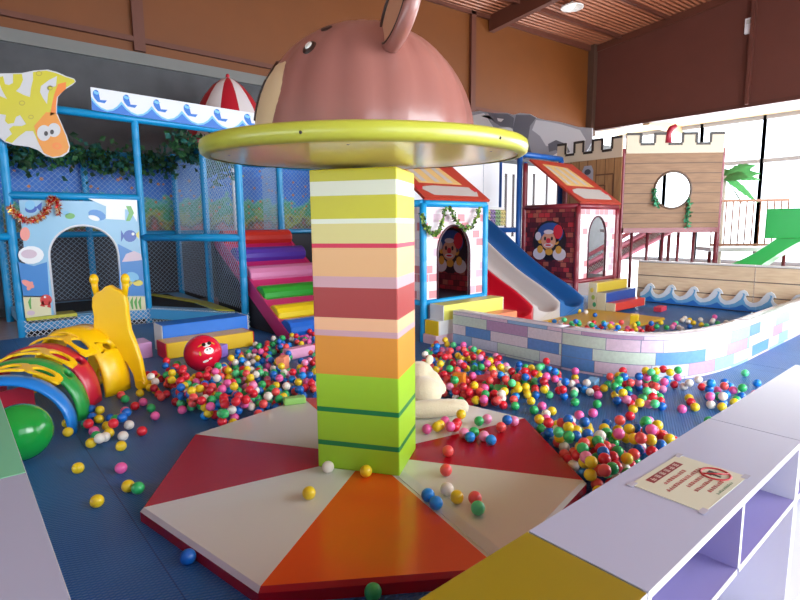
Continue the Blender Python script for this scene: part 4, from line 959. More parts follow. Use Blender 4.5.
# ------------------------------------------------------------------ castle tower
CT = thing('castle_tower', (11.3, 5.4, 0), 'wooden plank castle tower with cream battlements and a round porthole', 'play castle')
PLV = make_board_mat('upright_planks', (162, 122, 78), (140, 100, 62), (80, 50, 30), .2, vertical=True)
PLH = make_board_mat('level_planks', (142, 106, 74), (122, 88, 58), (66, 42, 30), .2)
CRM = mat('cream_battlement', (196, 180, 156), 0.5); OUT = mat('battlement_outline', (44, 34, 28), 0.5)
XL = 10.6
MB().box(XL, XL + .05, 5.45, 6.95, 1.9, 2.96).build('plank_panel', PLV, CT)
def battlement(A, B_, z0, z1, z2, n, first, nrm):
    A = Vector(A); B_ = Vector(B_); pts = [A + Z_ * z0]; u = (B_ - A); k = 2 * n - 1
    zig = []
    for i in range(k):
        z = z2 if (i % 2 == 0) == first else z1
        zig += [A + u * (i / k) + Z_ * z, A + u * ((i + 1) / k) + Z_ * z]
    b = MB(); b.poly([A + Z_ * z0] + zig + [B_ + Z_ * z0], Vector(nrm) * .05, 0); o = b.build('battlement', CRM, CT)
    b = MB(); q = zig
    b2 = [p - Vector(nrm) * .004 for p in q]
    for a, c in zip(b2, b2[1:]): b.bar(a - Z_ * .02, c - Z_ * .02, .012, .05) if abs(a.z - c.z) < .01 else b.bar(a, c, .012, .05, up=u.normalized())
    b.build('outline', OUT, o)
battlement((XL - .02, 6.95, 0), (XL - .02, 5.45, 0), 2.94, 3.12, 3.36, 4, True, (1, 0, 0))
TA, TB = Vector((10.65, 5.4, 0)), Vector((12.1, 4.11, 0)); tu = (TB - TA).normalized(); tn = Vector((-tu.y, tu.x, 0)); TL = (TB - TA).length
if tn.dot(F_) < 0: tn = -tn
# panel with porthole
b = MB(); z0, z1 = 1.5, 3.04; cx, cz_ , rr = TL * .505, 2.27, .37; n = 48
circ = []; rect = []
for i in range(n):
    a = 2 * PI * i / n; c_, s_ = math.cos(a), math.sin(a); circ.append((cx + rr * c_, cz_ + rr * s_))
    tx = ((TL - cx) if c_ > 0 else cx) / max(1e-6, abs(c_)); tz = ((z1 - cz_) if s_ > 0 else (cz_ - z0)) / max(1e-6, abs(s_)); q = min(tx, tz); rect.append((cx + q * c_, cz_ + q * s_))
for cxx, czz in ((0, z0), (0, z1), (TL, z0), (TL, z1)):
    i = min(range(n), key=lambda i: (rect[i][0] - cxx) ** 2 + (rect[i][1] - czz) ** 2); rect[i] = (cxx, czz)
T3 = lambda x, z, d=0: TA + tu * x + Z_ * z + tn * d
for d in (0, .05): b.add([T3(*p, d) for p in rect + circ], [(i, (i + 1) % n, n + (i + 1) % n, n + i) for i in range(n)])
for L in (rect, circ): b.add([T3(*p, 0) for p in L] + [T3(*p, .05) for p in L], [(i, (i + 1) % n, n + (i + 1) % n, n + i) for i in range(n)])
po = b.build('plank_panel', PLH, CT)
MB().tube([T3(*p, -.004) for p in circ], .022, 8, closed=True).build('porthole_ring', mat('porthole_ring', (90, 66, 50), 0.5), po)
battlement(TA - tn * .02, TB - tn * .02, 3.0, 3.2, 3.4, 4, True, tn)
MB().bar(T3(0, 1.46), T3(TL, 1.46), .1, .1).build('bottom_beam', MAR, CT)
for x, za in ((-.02, 3.1), (TL + .02, 3.1)):
    p = T3(x, 0, .05); padpost('tower_post', (p.x, p.y), 0, za, CT, .05, MAR)
for x in (.32, .65, .97, 1.3, 1.62):
    p = T3(x, 0, .3); MB().tube([(p.x, p.y, 0), (p.x, p.y, 1.45)], .032, 10).build('under_post', MAROON, CT)
b = MB(); b.poly([T3(0, 1.42), T3(TL, 1.42), T3(TL, 1.42, 1.3), T3(0, 1.42, 1.3)], (0, 0, .06)); b.build('upper_deck', mat('grey_deck', (150, 146, 150), 0.5), CT)
b = MB(); c = T3(.83, 3.2, -.0); b.tube([c, c + Z_ * .18, c + Z_ * .28 + tu * .05, c + Z_ * .33 + tu * .14], [.07, .06, .06, .045], 12); b.build('red_spout', mat('spout_red', (160, 34, 54), 0.4), CT)
# painted jar window
b = MB(); pz = lambda y, z, k=1: Vector((XL - .003 * k, y, z))
b.poly([pz(6.2 + dy, z + .33) for dy, z in ((.13, 2.12), (.13, 2.4), (.08, 2.5), (-.08, 2.5), (-.13, 2.4), (-.13, 2.12))], (.001, 0, 0), 0)
b.poly([pz(6.2 + .075 * math.cos(2 * PI * i / 14), 2.7 + .06 * math.sin(2 * PI * i / 14), 2) for i in range(14)], (.001, 0, 0), 1)
for a, c in (((6.02, 2.62), (5.62, 2.62)), ((5.62, 2.62), (5.62, 1.95)), ((6.02, 2.4), (5.8, 2.4)), ((5.8, 2.4), (5.8, 2.2))): b.bar(pz(*a), pz(*c), .006, .03, 2, up=Vector((0, -1, 0)) if a[0] == c[0] else Z_)
b.build('painted_window', [mat('jar_grey', (150, 150, 160), 0.5), mat('jar_dark', (60, 60, 70), 0.5), mat('paint_brown', (96, 60, 34), 0.5)], CT)
IV = [mat('vine_green', (50, 130, 80), 0.5), mat('vine_teal', (70, 160, 120), 0.5)]
garland([T3(cx - .38, 2.3, -.05), T3(cx - .37, 2.1, -.05), T3(cx - .33, 1.96, -.05)], 60, .06, (.02, .02, .03), 31, 'vine_strand', 'short green vine strand left of the porthole', IV)
garland([T3(cx + .33, 2.1, -.05), T3(cx + .31, 1.8, -.05), T3(cx + .31, 1.52, -.05)], 80, .06, (.02, .02, .03), 32, 'vine_strand', 'long green vine strand right of the porthole', IV)

# pink handrails of the climbing ramp
t = thing('net_ramp', (11.7, 5.9, 0), 'sloping ramp of pink padded rails and dark net behind the brick house', 'ramp')
PKR = mat('rose_padding', (240, 150, 168), 0.4)
ra, rb = Vector((11.0, 6.75, .2)), Vector((12.75, 5.15, 1.5)); side = Vector((.1, .12, .16))
for k, (o1) in enumerate((Vector((0, 0, 0)), Vector((0, 0, .3)), Vector((.55, .6, 0)), Vector((.55, .6, .3)))):
    MB().tube([ra + o1, rb + o1], .05, 10).build('rail', PKR, t)
for o1 in (Vector((0, 0, 0)), Vector((.55, .6, 0))):
    b = MB(); d = (rb - ra); net(b, ra + o1, d, (0, 0, 1), d.length, .3, .08, .006); b.build('ramp_net', NETD, t)
MB().poly([ra, rb, rb + Vector((.55, .6, 0)), ra + Vector((.55, .6, 0))], (0, 0, -.03)).build('tread', FW_, t)
for q, nm in ((ra, 'low_leg'), (rb, 'high_leg')):
    MB().tube([(q.x + .27, q.y + .3, 0), (q.x + .27, q.y + .3, q.z)], .04).build(nm, MAROON, t)

# ------------------------------------------------------------------ plank fence with wave boards
PLF = make_board_mat('pale_fence_planks', (236, 214, 180), (220, 192, 156), (110, 92, 84), .27)
for (y0, y1, lb) in ((3.06, 5.15, 'long pale plank fence panel under the porthole tower'), (.2, 3.04, 'pale plank fence panel in front of the green slide')):
    t = thing('plank_fence', (10.93, (y0 + y1) / 2, 0), lb, 'fence')
    MB().box(10.9, 10.96, y0, y1, 0, .82).build('plank_board', PLF, t); MB().box(10.885, 10.975, y0, y1, .82, .85).build('top_rail', FW_, t)
    for y in (y0 + .04, y1 - .04): MB().box(10.96, 11.02, y - .03, y + .03, 0, .82).build('fence_post', MAROON, t)
WV = [mat('surf_white', (226, 236, 244), 0.4), mat('surf_sky', (110, 180, 226), 0.4), mat('surf_blue', (40, 120, 206), 0.4)]
for w in range(7):
    y0 = 5.05 - w * .415; L = .413
    t = thing('wave_board', (10.84, y0 - L / 2, 0), ['leftmost blue and white wave board, half hidden by the foam steps', 'second wave board from the left along the plank fence', 'third wave board from the left along the plank fence', 'fourth wave board from the left along the plank fence', 'wave board covering the seam in the plank fence', 'second wave board from the right by the far pool wall', 'rightmost wave board by the far end of the pool wall'][w], 'wave board', 'wave boards along the plank fence')
    W2 = lambda s, z, k=0: Vector((10.84 - .004 * k, y0 - L * s, z * 1.15))
    prof = [(0, .02), (0, .17), (.12, .2), (.24, .27), (.36, .33), (.5, .35), (.62, .32), (.7, .26), (.62, .27), (.58, .24), (.62, .2), (.72, .17), (.86, .155), (1, .17), (1, .02)]
    MB().poly([W2(*q) for q in prof], (.03, 0, 0)).build('board', WV[0], t)
    b = MB(); b.poly([W2(s, z, 1) for s, z in ((0, .02), (0, .1), (.2, .13), (.42, .2), (.5, .27), (.46, .3), (.56, .29), (.52, .2), (.62, .13), (.8, .09), (1, .1), (1, .02))], (.002, 0, 0), 0)
    b.poly([W2(s, z, 2) for s, z in ((0, .02), (0, .05), (.25, .07), (.5, .12), (.75, .05), (1, .05), (1, .02))], (.002, 0, 0), 1); b.build('wave_print', [WV[1], WV[2]], t)

# ------------------------------------------------------------------ beyond the fence
GS = mat('slide_green', (40, 178, 84), 0.3, coat=.2)
t = thing('green_slide', (12.2, 2.6, 0), 'bright green plastic slide coming down behind the plank fence at the right edge', 'slide')
b = MB(); rows = []
for i in range(25):
    q = i / 24; y = 2.2 + 1.7 * q; z = 1.55 - 1.05 * (q ** 1.1) + .06 * math.sin(PI * q * 2)
    rows.append([Vector((11.85 + x, y, z + dz)) for x, dz in ((0, -.12), (0, .2), (.04, .22), (.09, .16), (.16, .0), (.5, .0), (.57, .16), (.62, .22), (.66, .2), (.66, -.12))])
for i in range(24):
    for j in range(10): b.add([rows[i][j], rows[i][(j + 1) % 10], rows[i + 1][(j + 1) % 10], rows[i + 1][j]], [(0, 1, 2, 3)], 0, False)
b.add(rows[0], [tuple(range(10))]); b.add(rows[-1], [tuple(range(10))]); b.build('chute', GS, t)
MB().box(11.8, 11.84, 2.62, 3.2, 1.3, 1.85).build('side_wall', GS, t, bevel=.03); MB().box(11.85, 12.6, 1.6, 2.45, 1.35, 1.42).build('platform', FW_, t)
MB().box(11.8, 11.84, 1.9, 2.55, 1.3, 1.85).build('side_wall', GS, t, bevel=.03)
for x, y in ((11.9, 1.7), (12.55, 1.7), (11.9, 2.4), (12.55, 2.4)): MB().tube([(x, y, 0), (x, y, 1.36)], .035).build('slide_leg', MAROON, t)
t = thing('balustrade', (12.75, 3.8, 0), 'landing with thin brown wooden balusters beside the porthole tower', 'railing')
BW = mat('red_brown_wood', (160, 104, 70), 0.5)
BA, BB = Vector((12.3, 4.3, 0)), Vector((13.2, 3.2, 0)); bu = (BB - BA)
for k in range(12): p = BA + bu * (k / 11); MB().tube([(p.x, p.y, 1.12), (p.x, p.y, 2.05)], .014, 8).build('baluster', BW, t)
for z in (1.14, 2.05): MB().bar((BA.x, BA.y, z), (BB.x, BB.y, z), .05, .05).build('rail', BW, t)
MB().poly([BA + Z_ * 1.0, BB + Z_ * 1.0, BB + Z_ * 1.0 + Vector((.6, .5, 0)), BA + Z_ * 1.0 + Vector((.6, .5, 0))], (0, 0, .08)).build('landing', FW_, t)
for p in (BA, BB, BB + Vector((.6, .5, 0))): MB().tube([(p.x, p.y, 0), (p.x, p.y, 1.0)], .035).build('landing_leg', MAROON, t)
# artificial palm
PT = Vector((13.2, 4.42, 0)); t = thing('palm_tree', PT, 'artificial palm with broad green fronds leaning right of the tower', 'palm')
MB().tube([PT, PT + Z_ * 1.2, PT + Z_ * 2.62], [.05, .045, .04], 12).build('trunk', mat('palm_trunk', (206, 196, 180), 0.7), t)
rnd = random.Random(8); PG = mat('palm_green', (86, 170, 96), 0.5, vary=.12)
for k, (ang, el, L) in enumerate(((0, 35, .8), (12, 12, .95), (-10, 20, .75), (25, -12, .8), (-28, -30, .75), (8, -42, .7), (40, 30, .6), (160, 25, .35), (-60, 10, .5))):
    a = math.radians(ang); o_ = R_ * math.cos(a) + F_ * math.sin(a); b = MB(); top = PT + Z_ * 2.58; n = 12; R0 = []
    for i in range(n + 1):
        s = i / n; c = top + o_ * (L * s * math.cos(math.radians(el))) + Z_ * (L * s * math.sin(math.radians(el)) - .25 * L * s * s); w = .17 * math.sin(PI * min(1, s * .9 + .1)) * (1 if i % 2 else .8) + .008; sd = (Vector((-o_.y, o_.x, 0)) * .75 + Z_ * .66).normalized()
        R0.append((c - sd * w, c + Z_ * .02, c + sd * w))
    for i in range(n):
        for j in (0, 1): b.add([R0[i][j], R0[i][j + 1], R0[i + 1][j + 1], R0[i + 1][j]], [(0, 1, 2, 3)])
    b.build('frond', PG, t)
#@@PART4
# ------------------------------------------------------------------ loose foam bits and the plush
foam('foam_block', 2.1, 2.29, 3.955, 4.045, .0755, .135, mat('foam_pale_green', (150, 206, 110), 0.4), 'small pale green foam block on the rear edge of the octagonal mat', rot=-.35)
def bit(px, py, sx, sy, sz, c, cn, label, rot=0.0, z0=0.0):
    p = atz(px, py, z0); foam('foam_block', p.x - sx / 2, p.x + sx / 2, p.y - sy / 2, p.y + sy / 2, z0 + .001, z0 + sz, mat(cn, c, 0.45), label, rot=rot)
bit(592, 388, .2, .1, .09, (120, 180, 226), 'foam_light_blue', 'light blue foam block lying among balls near the curved pool wall', .3)
bit(459, 393, .09, .12, .2, (226, 130, 30), 'foam_orange', 'orange foam block standing in the red pile behind the mat', .5)
bit(474, 398, .36, .14, .1, (190, 30, 46), 'foam_dark_red', 'dark red foam block half buried in balls behind the mat', .2)
bit(484, 388, .3, .14, .12, (200, 34, 56), 'foam_crimson', 'crimson foam block behind the dark red one in the balls', -.3)
bit(470, 386, .2, .07, .1, (196, 186, 60), 'foam_moss', 'mustard green foam strip beside the orange block', .1)
bit(500, 397, .16, .12, .1, (36, 150, 70), 'foam_green', 'dark green foam block in the balls right of the red ones', .6)
bit(283, 370, .16, .1, .16, (240, 146, 110), 'foam_peach', 'peach foam block standing in the drift left of the pillar', .7)
bit(221, 357, .14, .12, .16, (150, 120, 210), 'foam_violet', 'violet foam block beside the red cartoon ball', .5)
bit(299, 357, .4, .12, .13, (226, 160, 196), 'foam_pale_pink', 'pale pink foam block in the drift near the roller stairs', .1)
bit(634, 327, .2, .12, .2, (236, 200, 20), 'foam_sunny', 'bright yellow toy block among the balls inside the pool', .4)
bit(650, 331, .2, .1, .1, (180, 30, 40), 'foam_red_small', 'small red foam block among the balls inside the pool', .2)
bit(607, 330, .3, .12, .1, (160, 206, 232), 'foam_ice', 'ice blue foam block inside the pool behind the curved wall', .1)
bit(660, 311, .3, .14, .09, (206, 60, 80), 'foam_rose_red', 'rose red foam block on the pool floor near the foam steps', .1)

PL = thing('plush_toy', (3.0, 3.1, .075), 'cream plush toy slumped on the white wedge of the mat behind the pillar', 'soft toy')
PLM = mat('cream_plush', (222, 210, 180), 0.95, sheen=.5, bump=.5, bscale=90)
b = MB()
b.sphere((2.98, 3.2, .2), (.16, .17, .13), 20, 14); b.sphere((3.08, 3.35, .3), (.13, .13, .12), 20, 14)
b.tube([(2.72, 3.02, .15), (2.8, 2.97, .15), (2.92, 2.9, .15), (3.0, 2.85, .15), (3.05, 2.82, .15)], [.07, .076, .074, .07, .06], 14); b.sphere((3.05, 2.82, .15), (.062, .062, .062), 14, 10); b.sphere((2.72, 3.02, .15), (.07, .07, .07), 14, 10)
b.tube([(3.08, 3.3, .3), (3.13, 3.24, .28), (3.15, 3.16, .2)], [.075, .07, .055], 12); b.sphere((3.15, 3.16, .2), (.055, .055, .055), 12, 8)
o = b.build('body', PLM, PL)
md = o.modifiers.new('remesh', 'REMESH'); md.mode = 'VOXEL'; md.voxel_size = .014; md.use_smooth_shade = True
md = o.modifiers.new('smooth', 'SMOOTH'); md.iterations = 6; md.factor = .6
for s in (-.07, .09):
    b = MB(); b.sphere((3.08 + s, 3.37 - s * .6, .425), (.04, .025, .045), 12, 8); b.build('plush_ear', PLM, PL)

# ------------------------------------------------------------------ play balls
BR = .038
bcol = {'red': (224, 36, 56), 'pink': (240, 100, 170), 'yellow': (240, 206, 36), 'green': (50, 184, 104), 'blue': (14, 106, 200), 'white': (236, 230, 220), 'light pink': (246, 144, 190), 'mint green': (90, 216, 144), 'coral': (242, 86, 84), 'sky blue': (20, 140, 230), 'dark red': (186, 26, 46)}
BM = {}
for k, c in bcol.items():
    m = mat('ball_plastic_' + k.replace(' ', '_'), c, 0.3, coat=.15); me_b = MB(); me_b.sphere((0, 0, 0), BR, 18, 12)
    o = me_b.build('play_ball', m); BM[k] = o.data; bpy.data.objects.remove(o)
BALLS = []                                     # (pos, colour, label or None, group)
rnd = random.Random(42)
placed = {}
def near(p, d=.16):
    c = (int(p.x // .1), int(p.y // .1)); out = []
    for i in range(-1, 2):
        for j in range(-1, 2): out += placed.get((c[0] + i, c[1] + j), [])
    return out
def put(p, col, label, group):
    placed.setdefault((int(p.x // .1), int(p.y // .1)), []).append(p); BALLS.append((p, col, label, group))
def free(x, y):
    a_ = (math.atan2(y - OC.y, x - OC.x) - OT) % (PI / 4) - PI / 8
    if (Vector((x - OC.x, y - OC.y)).length * math.cos(a_) < ORAD * math.cos(PI / 8) + .03): return False
    for a, c, e, f in ((1.85, 3.3, 6.64, 7.5), (1.5, 1.92, 6.9, 7.35), (3.55, 5.1, 6.7, 12), (2.0, 2.2, 0, 0), (4.85, 6.45, 4.66, 9), (5.02, 5.32, 3.1, 4.95), (8.9, 10.2, 4.54, 9), (10.75, 12, 0, 9), (-1, 3.7, 0, .83)):
        if a < x < c and e < y < f: return False
    for cx, cy, r in ((2.1, 5.88, .2), (.28, 4.42, .22), (1.15, 5.65, .12), (.94, 5.45, .1), (.8, 5.12, .1), (.66, 4.78, .1), (1.34, 5.62, .12)):
        if (x - cx) ** 2 + (y - cy) ** 2 < (r + .03) ** 2: return False
    # pool wall curve
    for q in WALLC:
        if (x - q.x) ** 2 + (y - q.y) ** 2 < .17 ** 2: return False
    if x > 6.9 and 1.88 < y < 2.2: return False
    return True
WALLC = [v + Vector((.085, .06, 0)) for v in bez((5.1, 3.3, 0), (5.1, 2.2, 0), (5.75, 1.97, 0), (7.0, 1.96, 0), 40)]
FB = []                                        # loose foam bits
for o in list(bpy.data.objects):
    if o.type == 'EMPTY' and o.name.startswith(('foam_block', 'plush')): FB.append((o.location.x, o.location.y, .12 if 'foam' in o.name else .3))
def rest(x, y, base):
    z = base + BR
    for q in near(Vector((x, y, 0))):
        d2 = (q.x - x) ** 2 + (q.y - y) ** 2
        if d2 < (2 * BR) ** 2: z = max(z, q.z + math.sqrt((2 * BR) ** 2 - d2))
    return z
# single balls: photo position, colour, what tells it apart
def one(px, py, col, label, group=None, base=0.0):
    p = atz(px, py, base + BR); p.z = rest(p.x, p.y, base); put(p, col, label, group)
M_ = MATZ + .001
one(328, 467, 'white', 'white play ball touching the left foot of the striped pillar', None, M_)
one(366, 471, 'yellow', 'yellow play ball at the front foot of the striped pillar on orange', None, M_)
one(309, 493, 'yellow', 'yellow play ball alone on the front left white wedge', None, M_)
one(448, 451, 'coral', 'coral play ball on the red wedge right of the pillar', None, M_)
one(446, 470, 'coral', 'coral play ball at the top of the front right white wedge', None, M_)
one(428, 495, 'sky blue', 'farther of two touching blue balls on the front right white wedge', None, M_)
one(436, 503, 'sky blue', 'nearer of two touching blue balls on the front right white wedge', None, M_)
one(447, 489, 'white', 'white play ball behind the yellow one on the white wedge', None, M_)
one(457, 497, 'yellow', 'yellow play ball beside two blue ones on the white wedge', None, M_)
one(475, 498, 'coral', 'coral play ball half hidden by a mint one on the white wedge', None, M_)
one(478, 508, 'mint green', 'mint green play ball nearest the cabinets on the white wedge', None, M_)
GRP = 'balls strewn in front of the plush toy'
for px, py, c, d in ((427, 429, 'pink', 'pink play ball nearest the pillar below the plush arm'), (437, 429, 'yellow', 'front yellow ball below the plush arm'), (440, 425, 'yellow', 'rear yellow ball tucked under the plush arm'), (445, 421, 'pink', 'pink ball touching the plush arm'), (455, 427, 'red', 'red ball in the middle of the row below the plush'), (457, 423, 'red', 'red ball behind the other red one below the plush'), (450, 430, 'pink', 'pink ball in front of the red one below the plush'), (461, 421, 'yellow', 'yellow ball at the tip of the plush arm'), (479, 421, 'green', 'green ball left of a light pink one on the rear white wedge'), (487, 419, 'light pink', 'light pink ball on the rear white wedge beside a green one'), (464, 433, 'light pink', 'light pink ball on the line between white and red wedges'), (474, 432, 'green', 'green ball between pink and blue ones on the red wedge'), (470, 437, 'sky blue', 'left blue ball on the red wedge'), (484, 436, 'light pink', 'light pink ball touching the right blue one on the red wedge'), (491, 440, 'sky blue', 'right blue ball on the red wedge'), (501, 427, 'coral', 'coral ball left in the row of three at the red wedge rim'), (507, 425, 'blue', 'blue ball in the middle of the row of three at the rim'), (514, 421, 'light pink', 'light pink ball at the end of the row of three at the rim')):
    one(px, py, c, d if 'ball' in d else d, GRP, M_)
GRP = 'stray balls on the blue mat at the left'
for px, py, c, d in ((78, 468, 'yellow', 'yellow ball alone near the mint cabinet'), (121, 468, 'pink', 'pink ball alone on the blue mat left of the octagon'), (128, 486, 'yellow', 'yellow ball touching a green one left of the octagon'), (138, 488, 'green', 'green ball touching a yellow one left of the octagon'), (97, 501, 'yellow', 'yellow ball nearest the white cabinet in the left corner'), (188, 557, 'blue', 'blue ball against the front left rim of the octagon'), (373, 592, 'green', 'green ball at the bottom edge in front of the octagon'), (142, 431, 'red', 'red ball alone right of the small cluster by the arches'), (121, 446, 'yellow', 'yellow ball below the small cluster by the arches'), (155, 416, 'pink', 'pink ball left of the drift on open mat'), (151, 408, 'green', 'green ball above a pink one left of the drift'), (143, 402, 'pink', 'pink ball beside a red one near the yellow arch'), (135, 406, 'red', 'red ball beside a pink one near the yellow arch'), (68, 432, 'yellow', 'front yellow ball beside the foot of the blue arch'), (67, 423, 'yellow', 'rear yellow ball beside the foot of the blue arch'), (121, 395, 'coral', 'coral ball at the foot of the yellow arch'), (125, 399, 'green', 'green ball at the foot of the yellow arch'), (140, 393, 'yellow', 'yellow ball at the foot of the giraffe')):
    one(px, py, c, d, GRP)
GRP = 'small cluster of balls by the feet of the arches'
for px, py, c, d in ((91, 443, 'yellow', 'yellow ball lowest left of the cluster by the arches'), (100, 443, 'white', 'white ball lowest in the cluster by the arches'), (123, 436, 'white', 'white ball at the right of the cluster by the arches'), (105, 437, 'white', 'white ball above another white one by the arches'), (96, 436, 'green', 'green ball left of a white one by the arches'), (109, 433, 'yellow', 'yellow ball in the middle of the cluster by the arches'), (94, 431, 'pink', 'pink ball touching a red one by the arches'), (89, 430, 'red', 'red ball at the left of the cluster by the arches'), (86, 424, 'mint green', 'mint green ball at the left of the cluster by the arches'), (92, 417, 'blue', 'blue ball left of a yellow one by the green arch'), (99, 419, 'yellow', 'lower yellow ball beside the green arch'), (100, 410, 'yellow', 'upper yellow ball beside the red arch'), (91, 409, 'blue', 'blue ball tight against the foot of the red arch'), (107, 426, 'yellow', 'yellow ball left of a green one in the arch cluster'), (114, 431, 'red', 'red ball in the middle of the cluster by the arches'), (116, 424, 'green', 'green ball near the middle of the arch cluster'), (120, 418, 'pink', 'pink ball at the top of the arch cluster'), (110, 418, 'blue', 'blue ball at the top of the arch cluster'), (125, 411, 'pink', 'pink ball above the arch cluster on open mat'), (127, 418, 'blue', 'blue ball at the right end of the arch cluster top'), (129, 425, 'white', 'white ball right in the cluster by the arches'), (123, 428, 'blue', 'blue ball above the right white one by the arches')):
    one(px, py, c, d, GRP)
GRP = 'stray balls on the blue mat at the right'
for px, py, c, d in ((593, 413, 'pink', 'pink ball alone in the middle of the open blue mat'), (571, 420, 'white', 'white ball touching a pink one above the near pile'), (579, 420, 'pink', 'pink ball touching a white one above the near pile'), (575, 402, 'green', 'green ball right of two pink ones on the mat'), (597, 404, 'green', 'green ball above the lone pink one on the mat'), (552, 411, 'yellow', 'yellow ball right of the pink and white pair'), (542, 406, 'pink', 'pink ball right of a green pair on the mat'), (531, 401, 'yellow', 'yellow ball above a green one on the mat'), (534, 410, 'green', 'green ball below a yellow one on the mat'), (515, 406, 'green', 'green ball just behind the rim of the octagon'), (546, 419, 'pink', 'pink ball in front of a white one on the mat'), (546, 414, 'white', 'white ball behind a pink one on the mat'), (557, 425, 'yellow', 'yellow ball above the near pile beside the octagon'), (579, 387, 'blue', 'blue ball alone near the light blue foam block'), (590, 392, 'white', 'white ball left of a red one below the foam block'), (596, 389, 'red', 'red ball between white and yellow below the foam block'), (598, 395, 'pink', 'pink ball below a red one by the foam block'), (604, 389, 'yellow', 'yellow ball right of a red one by the foam block'), (649, 421, 'pink', 'pink ball alone below the right cluster'), (682, 409, 'pink', 'pink ball alone between the two right clusters'), (630, 416, 'red', 'red ball lowest of the right cluster'), (633, 409, 'yellow', 'yellow ball just above the lowest red one'), (755, 394, 'light pink', 'light pink ball nearest the white cabinet at the right'), (745, 373, 'mint green', 'mint green ball beside the end of the curved wall'), (757, 383, 'sky blue', 'sky blue ball on the mat near the pale floor'), (709, 421, 'green', 'green ball at the edge of the white cabinet'), (737, 392, 'mint green', 'mint green ball in the far right cluster'), (691, 402, 'red', 'red ball above a flat yellow one between clusters'), (695, 407, 'yellow', 'yellow ball below a red one between clusters'), (689, 398, 'yellow', 'yellow ball behind a red one between clusters')):
    one(px, py, c, d, GRP)
def inpoly(x, y, P):
    r = False; j = len(P) - 1
    for i in range(len(P)):
        if (P[i][1] > y) != (P[j][1] > y) and x < (P[j][0] - P[i][0]) * (y - P[i][1]) / (P[j][1] - P[i][1]) + P[i][0]: r = not r
        j = i
    return r
def drift(poly, n, where, group, pal, tries=4, base=0.0, zmax=.2, bias=None):
    xs = [p[0] for p in poly]; ys = [p[1] for p in poly]; k = 0; guard = 0
    while k < n and guard < n * 60:
        guard += 1; best = None
        for _ in range(tries):
            x, y = rnd.uniform(min(xs), max(xs)), rnd.uniform(min(ys), max(ys))
            if not inpoly(x, y, poly): continue
            if bias and rnd.random() > bias(x, y): continue
            p = atz(x, y, base + BR)
            if not free(p.x, p.y): continue
            if any((p.x - a) ** 2 + (p.y - c) ** 2 < r * r for a, c, r in FB): continue
            z = rest(p.x, p.y, base)
            if best is None or z < best.z: best = Vector((p.x, p.y, z))
        if best is None or best.z > zmax: continue
        col = rnd.choice(pal); put(best, col, col + ' play ball ' + where, col + ' ' + group); k += 1
PAL = ['red', 'pink', 'yellow', 'green', 'blue', 'white', 'light pink', 'mint green', 'coral', 'sky blue', 'red', 'yellow', 'green', 'blue']
PALR = ['red', 'red', 'dark red', 'coral', 'yellow', 'green', 'blue', 'pink', 'yellow', 'white', 'red']
drift([(168, 396), (186, 386), (214, 374), (240, 352), (262, 340), (286, 334), (318, 330), (318, 398), (290, 404), (262, 420), (238, 432), (214, 418), (196, 414), (180, 406)], 300, 'in the big drift left of the pillar', 'balls in the drift left of the pillar', PAL, 3)
drift([(168, 396), (186, 386), (214, 374), (236, 396), (256, 418), (236, 438), (214, 420), (182, 410)], 70, 'in the big drift left of the pillar', 'balls in the drift left of the pillar', PALR, 3)
drift([(142, 388), (150, 376), (176, 374), (190, 384), (168, 398), (152, 396)], 32, 'thinly strewn between the giraffe and the drift', 'balls thinly strewn by the giraffe', PALR, 3)
drift([(168, 366), (178, 362), (184, 376), (160, 380)], 6, 'thinly strewn between the giraffe and the drift', 'balls thinly strewn by the giraffe', PALR, 2)
drift([(424, 346), (448, 346), (486, 358), (506, 364), (504, 368), (470, 366), (424, 364)], 80, 'along the foot of the straight pool wall', 'balls at the foot of the straight pool wall', PAL, 3)
drift([(424, 366), (480, 372), (520, 374), (545, 384), (552, 396), (520, 396), (500, 408), (470, 404), (440, 396), (424, 384)], 175, 'in the reddish pile behind the octagonal mat', 'balls in the pile behind the mat', PAL + PALR, 3)
drift([(515, 366), (560, 372), (610, 384), (600, 388), (560, 398), (545, 384), (520, 374)], 36, 'in the loose scatter before the pool wall', 'balls scattered before the pool wall', PAL, 2)
drift([(606, 382), (690, 384), (716, 382), (712, 386), (690, 390), (610, 388)], 34, 'along the foot of the curved pool wall', 'balls at the foot of the curved pool wall', PAL, 2)
drift([(612, 392), (640, 388), (664, 394), (664, 408), (640, 410), (616, 404)], 34, 'in the cluster below the curved pool wall', 'balls clustered below the curved wall', PAL, 2)
drift([(704, 396), (722, 388), (744, 394), (736, 404), (712, 410)], 22, 'in the far right cluster by the white cabinet', 'balls in the far right cluster', ['blue', 'sky blue', 'blue', 'white', 'pink', 'coral', 'green', 'yellow'], 2)
drift([(530, 426), (560, 426), (610, 434), (640, 432), (668, 434), (676, 446), (640, 470), (600, 494), (576, 476), (552, 450)], 112, 'in the near pile between the octagon and white cabinet', 'balls in the near pile', PAL + PALR, 3)
drift([(566, 458), (600, 456), (616, 476), (600, 494), (584, 486)], 26, 'in the near pile between the octagon and white cabinet', 'balls in the near pile', PALR, 2, 0.0, .2)
drift([(545, 322), (580, 326), (640, 328), (700, 326), (640, 332), (600, 332), (560, 327)], 54, 'inside the pool behind the pastel wall', 'balls inside the pool', PAL, 2, .052)
drift([(640, 326), (690, 316), (740, 318), (720, 326), (690, 330)], 18, 'inside the pool behind the pastel wall', 'balls inside the pool', ['yellow', 'yellow', 'green', 'mint green', 'pink', 'white'], 2)
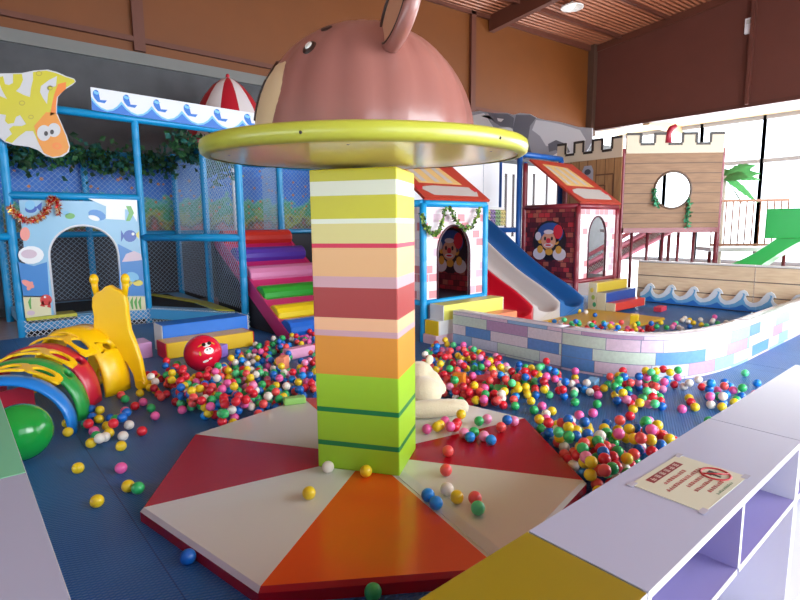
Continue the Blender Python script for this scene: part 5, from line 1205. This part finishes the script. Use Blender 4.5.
for px, py, c, d in ((571, 311, 'yellow', 'left yellow ball on the mustard pad by the slide'), (579, 311, 'yellow', 'right yellow ball on the mustard pad by the slide'), (586, 312, 'white', 'white ball on the mustard pad below the foam steps'), (595, 315, 'blue', 'blue ball on the mustard pad below the foam steps')):
    one(px, py, c, d, 'balls on the mustard pad', .052)
# the nearest three hundred are objects, the rest one mass
BALLS.sort(key=lambda q: (q[0] - C0).length)
for i, (p, c, lb, g) in enumerate(BALLS[:296]):
    o = bpy.data.objects.new('play_ball', BM[c]); COL.objects.link(o); o.location = p
    o.rotation_euler = (rnd.random() * 6, rnd.random() * 6, 0)
    if len(lb.split()) < 4: lb += ' on the mat'
    tag(o, lb if 'play ball' in lb else lb.replace('ball', 'play ball', 1), 'ball', g or 'balls on the octagonal mat')
b = MB(); ks = list(bcol)
for p, c, lb, g in BALLS[296:]: b.sphere(p, BR, 12, 8, ks.index(c))
o = b.build('play_balls', [bpy.data.materials['ball_plastic_' + k.replace(' ', '_')] for k in ks], loc=(3, 5, 0))
tag(o, 'the far mass of mixed coloured play balls lying on the blue mats', 'balls', kind='stuff')
print('balls', len(BALLS))
# ------------------------------------------------------------------ daylight
w = bpy.data.worlds.new('overcast_sky'); scene.world = w; w.use_nodes = True
bg = w.node_tree.nodes['Background']; bg.inputs['Color'].default_value = (0.89, 0.95, 1.0, 1); bg.inputs['Strength'].default_value = 2.6
scene.cycles.use_denoising = True
scene.cycles.max_bounces = 10; scene.cycles.diffuse_bounces = 5; scene.cycles.transparent_max_bounces = 12
scene.cycles.sample_clamp_indirect = 8
scene.view_settings.view_transform = 'Standard'; scene.view_settings.look = 'None'; scene.view_settings.gamma = 1.0
scene.view_settings.use_curve_mapping = False; scene.view_settings.exposure = 0.85

# daylight standing in the big openings on the camera side (right of the camera) and in the right-hand bay
def daylight(name, loc, rot, sx, sy, power, col=(.94, .98, 1)):
    l = bpy.data.lights.new(name, 'AREA'); l.shape = 'RECTANGLE'; l.size = sx; l.size_y = sy; l.energy = power; l.color = col
    o = bpy.data.objects.new(name, l); COL.objects.link(o); o.location = loc; o.rotation_euler = rot; return o
daylight('window_daylight', (8.5, -4.95, 2.7), (math.radians(90), 0, 0), 10.5, 4.6, 780)
daylight('bay_daylight', (23.9, 4.5, 2.7), (0, math.radians(90), 0), 5.0, 16, 900)
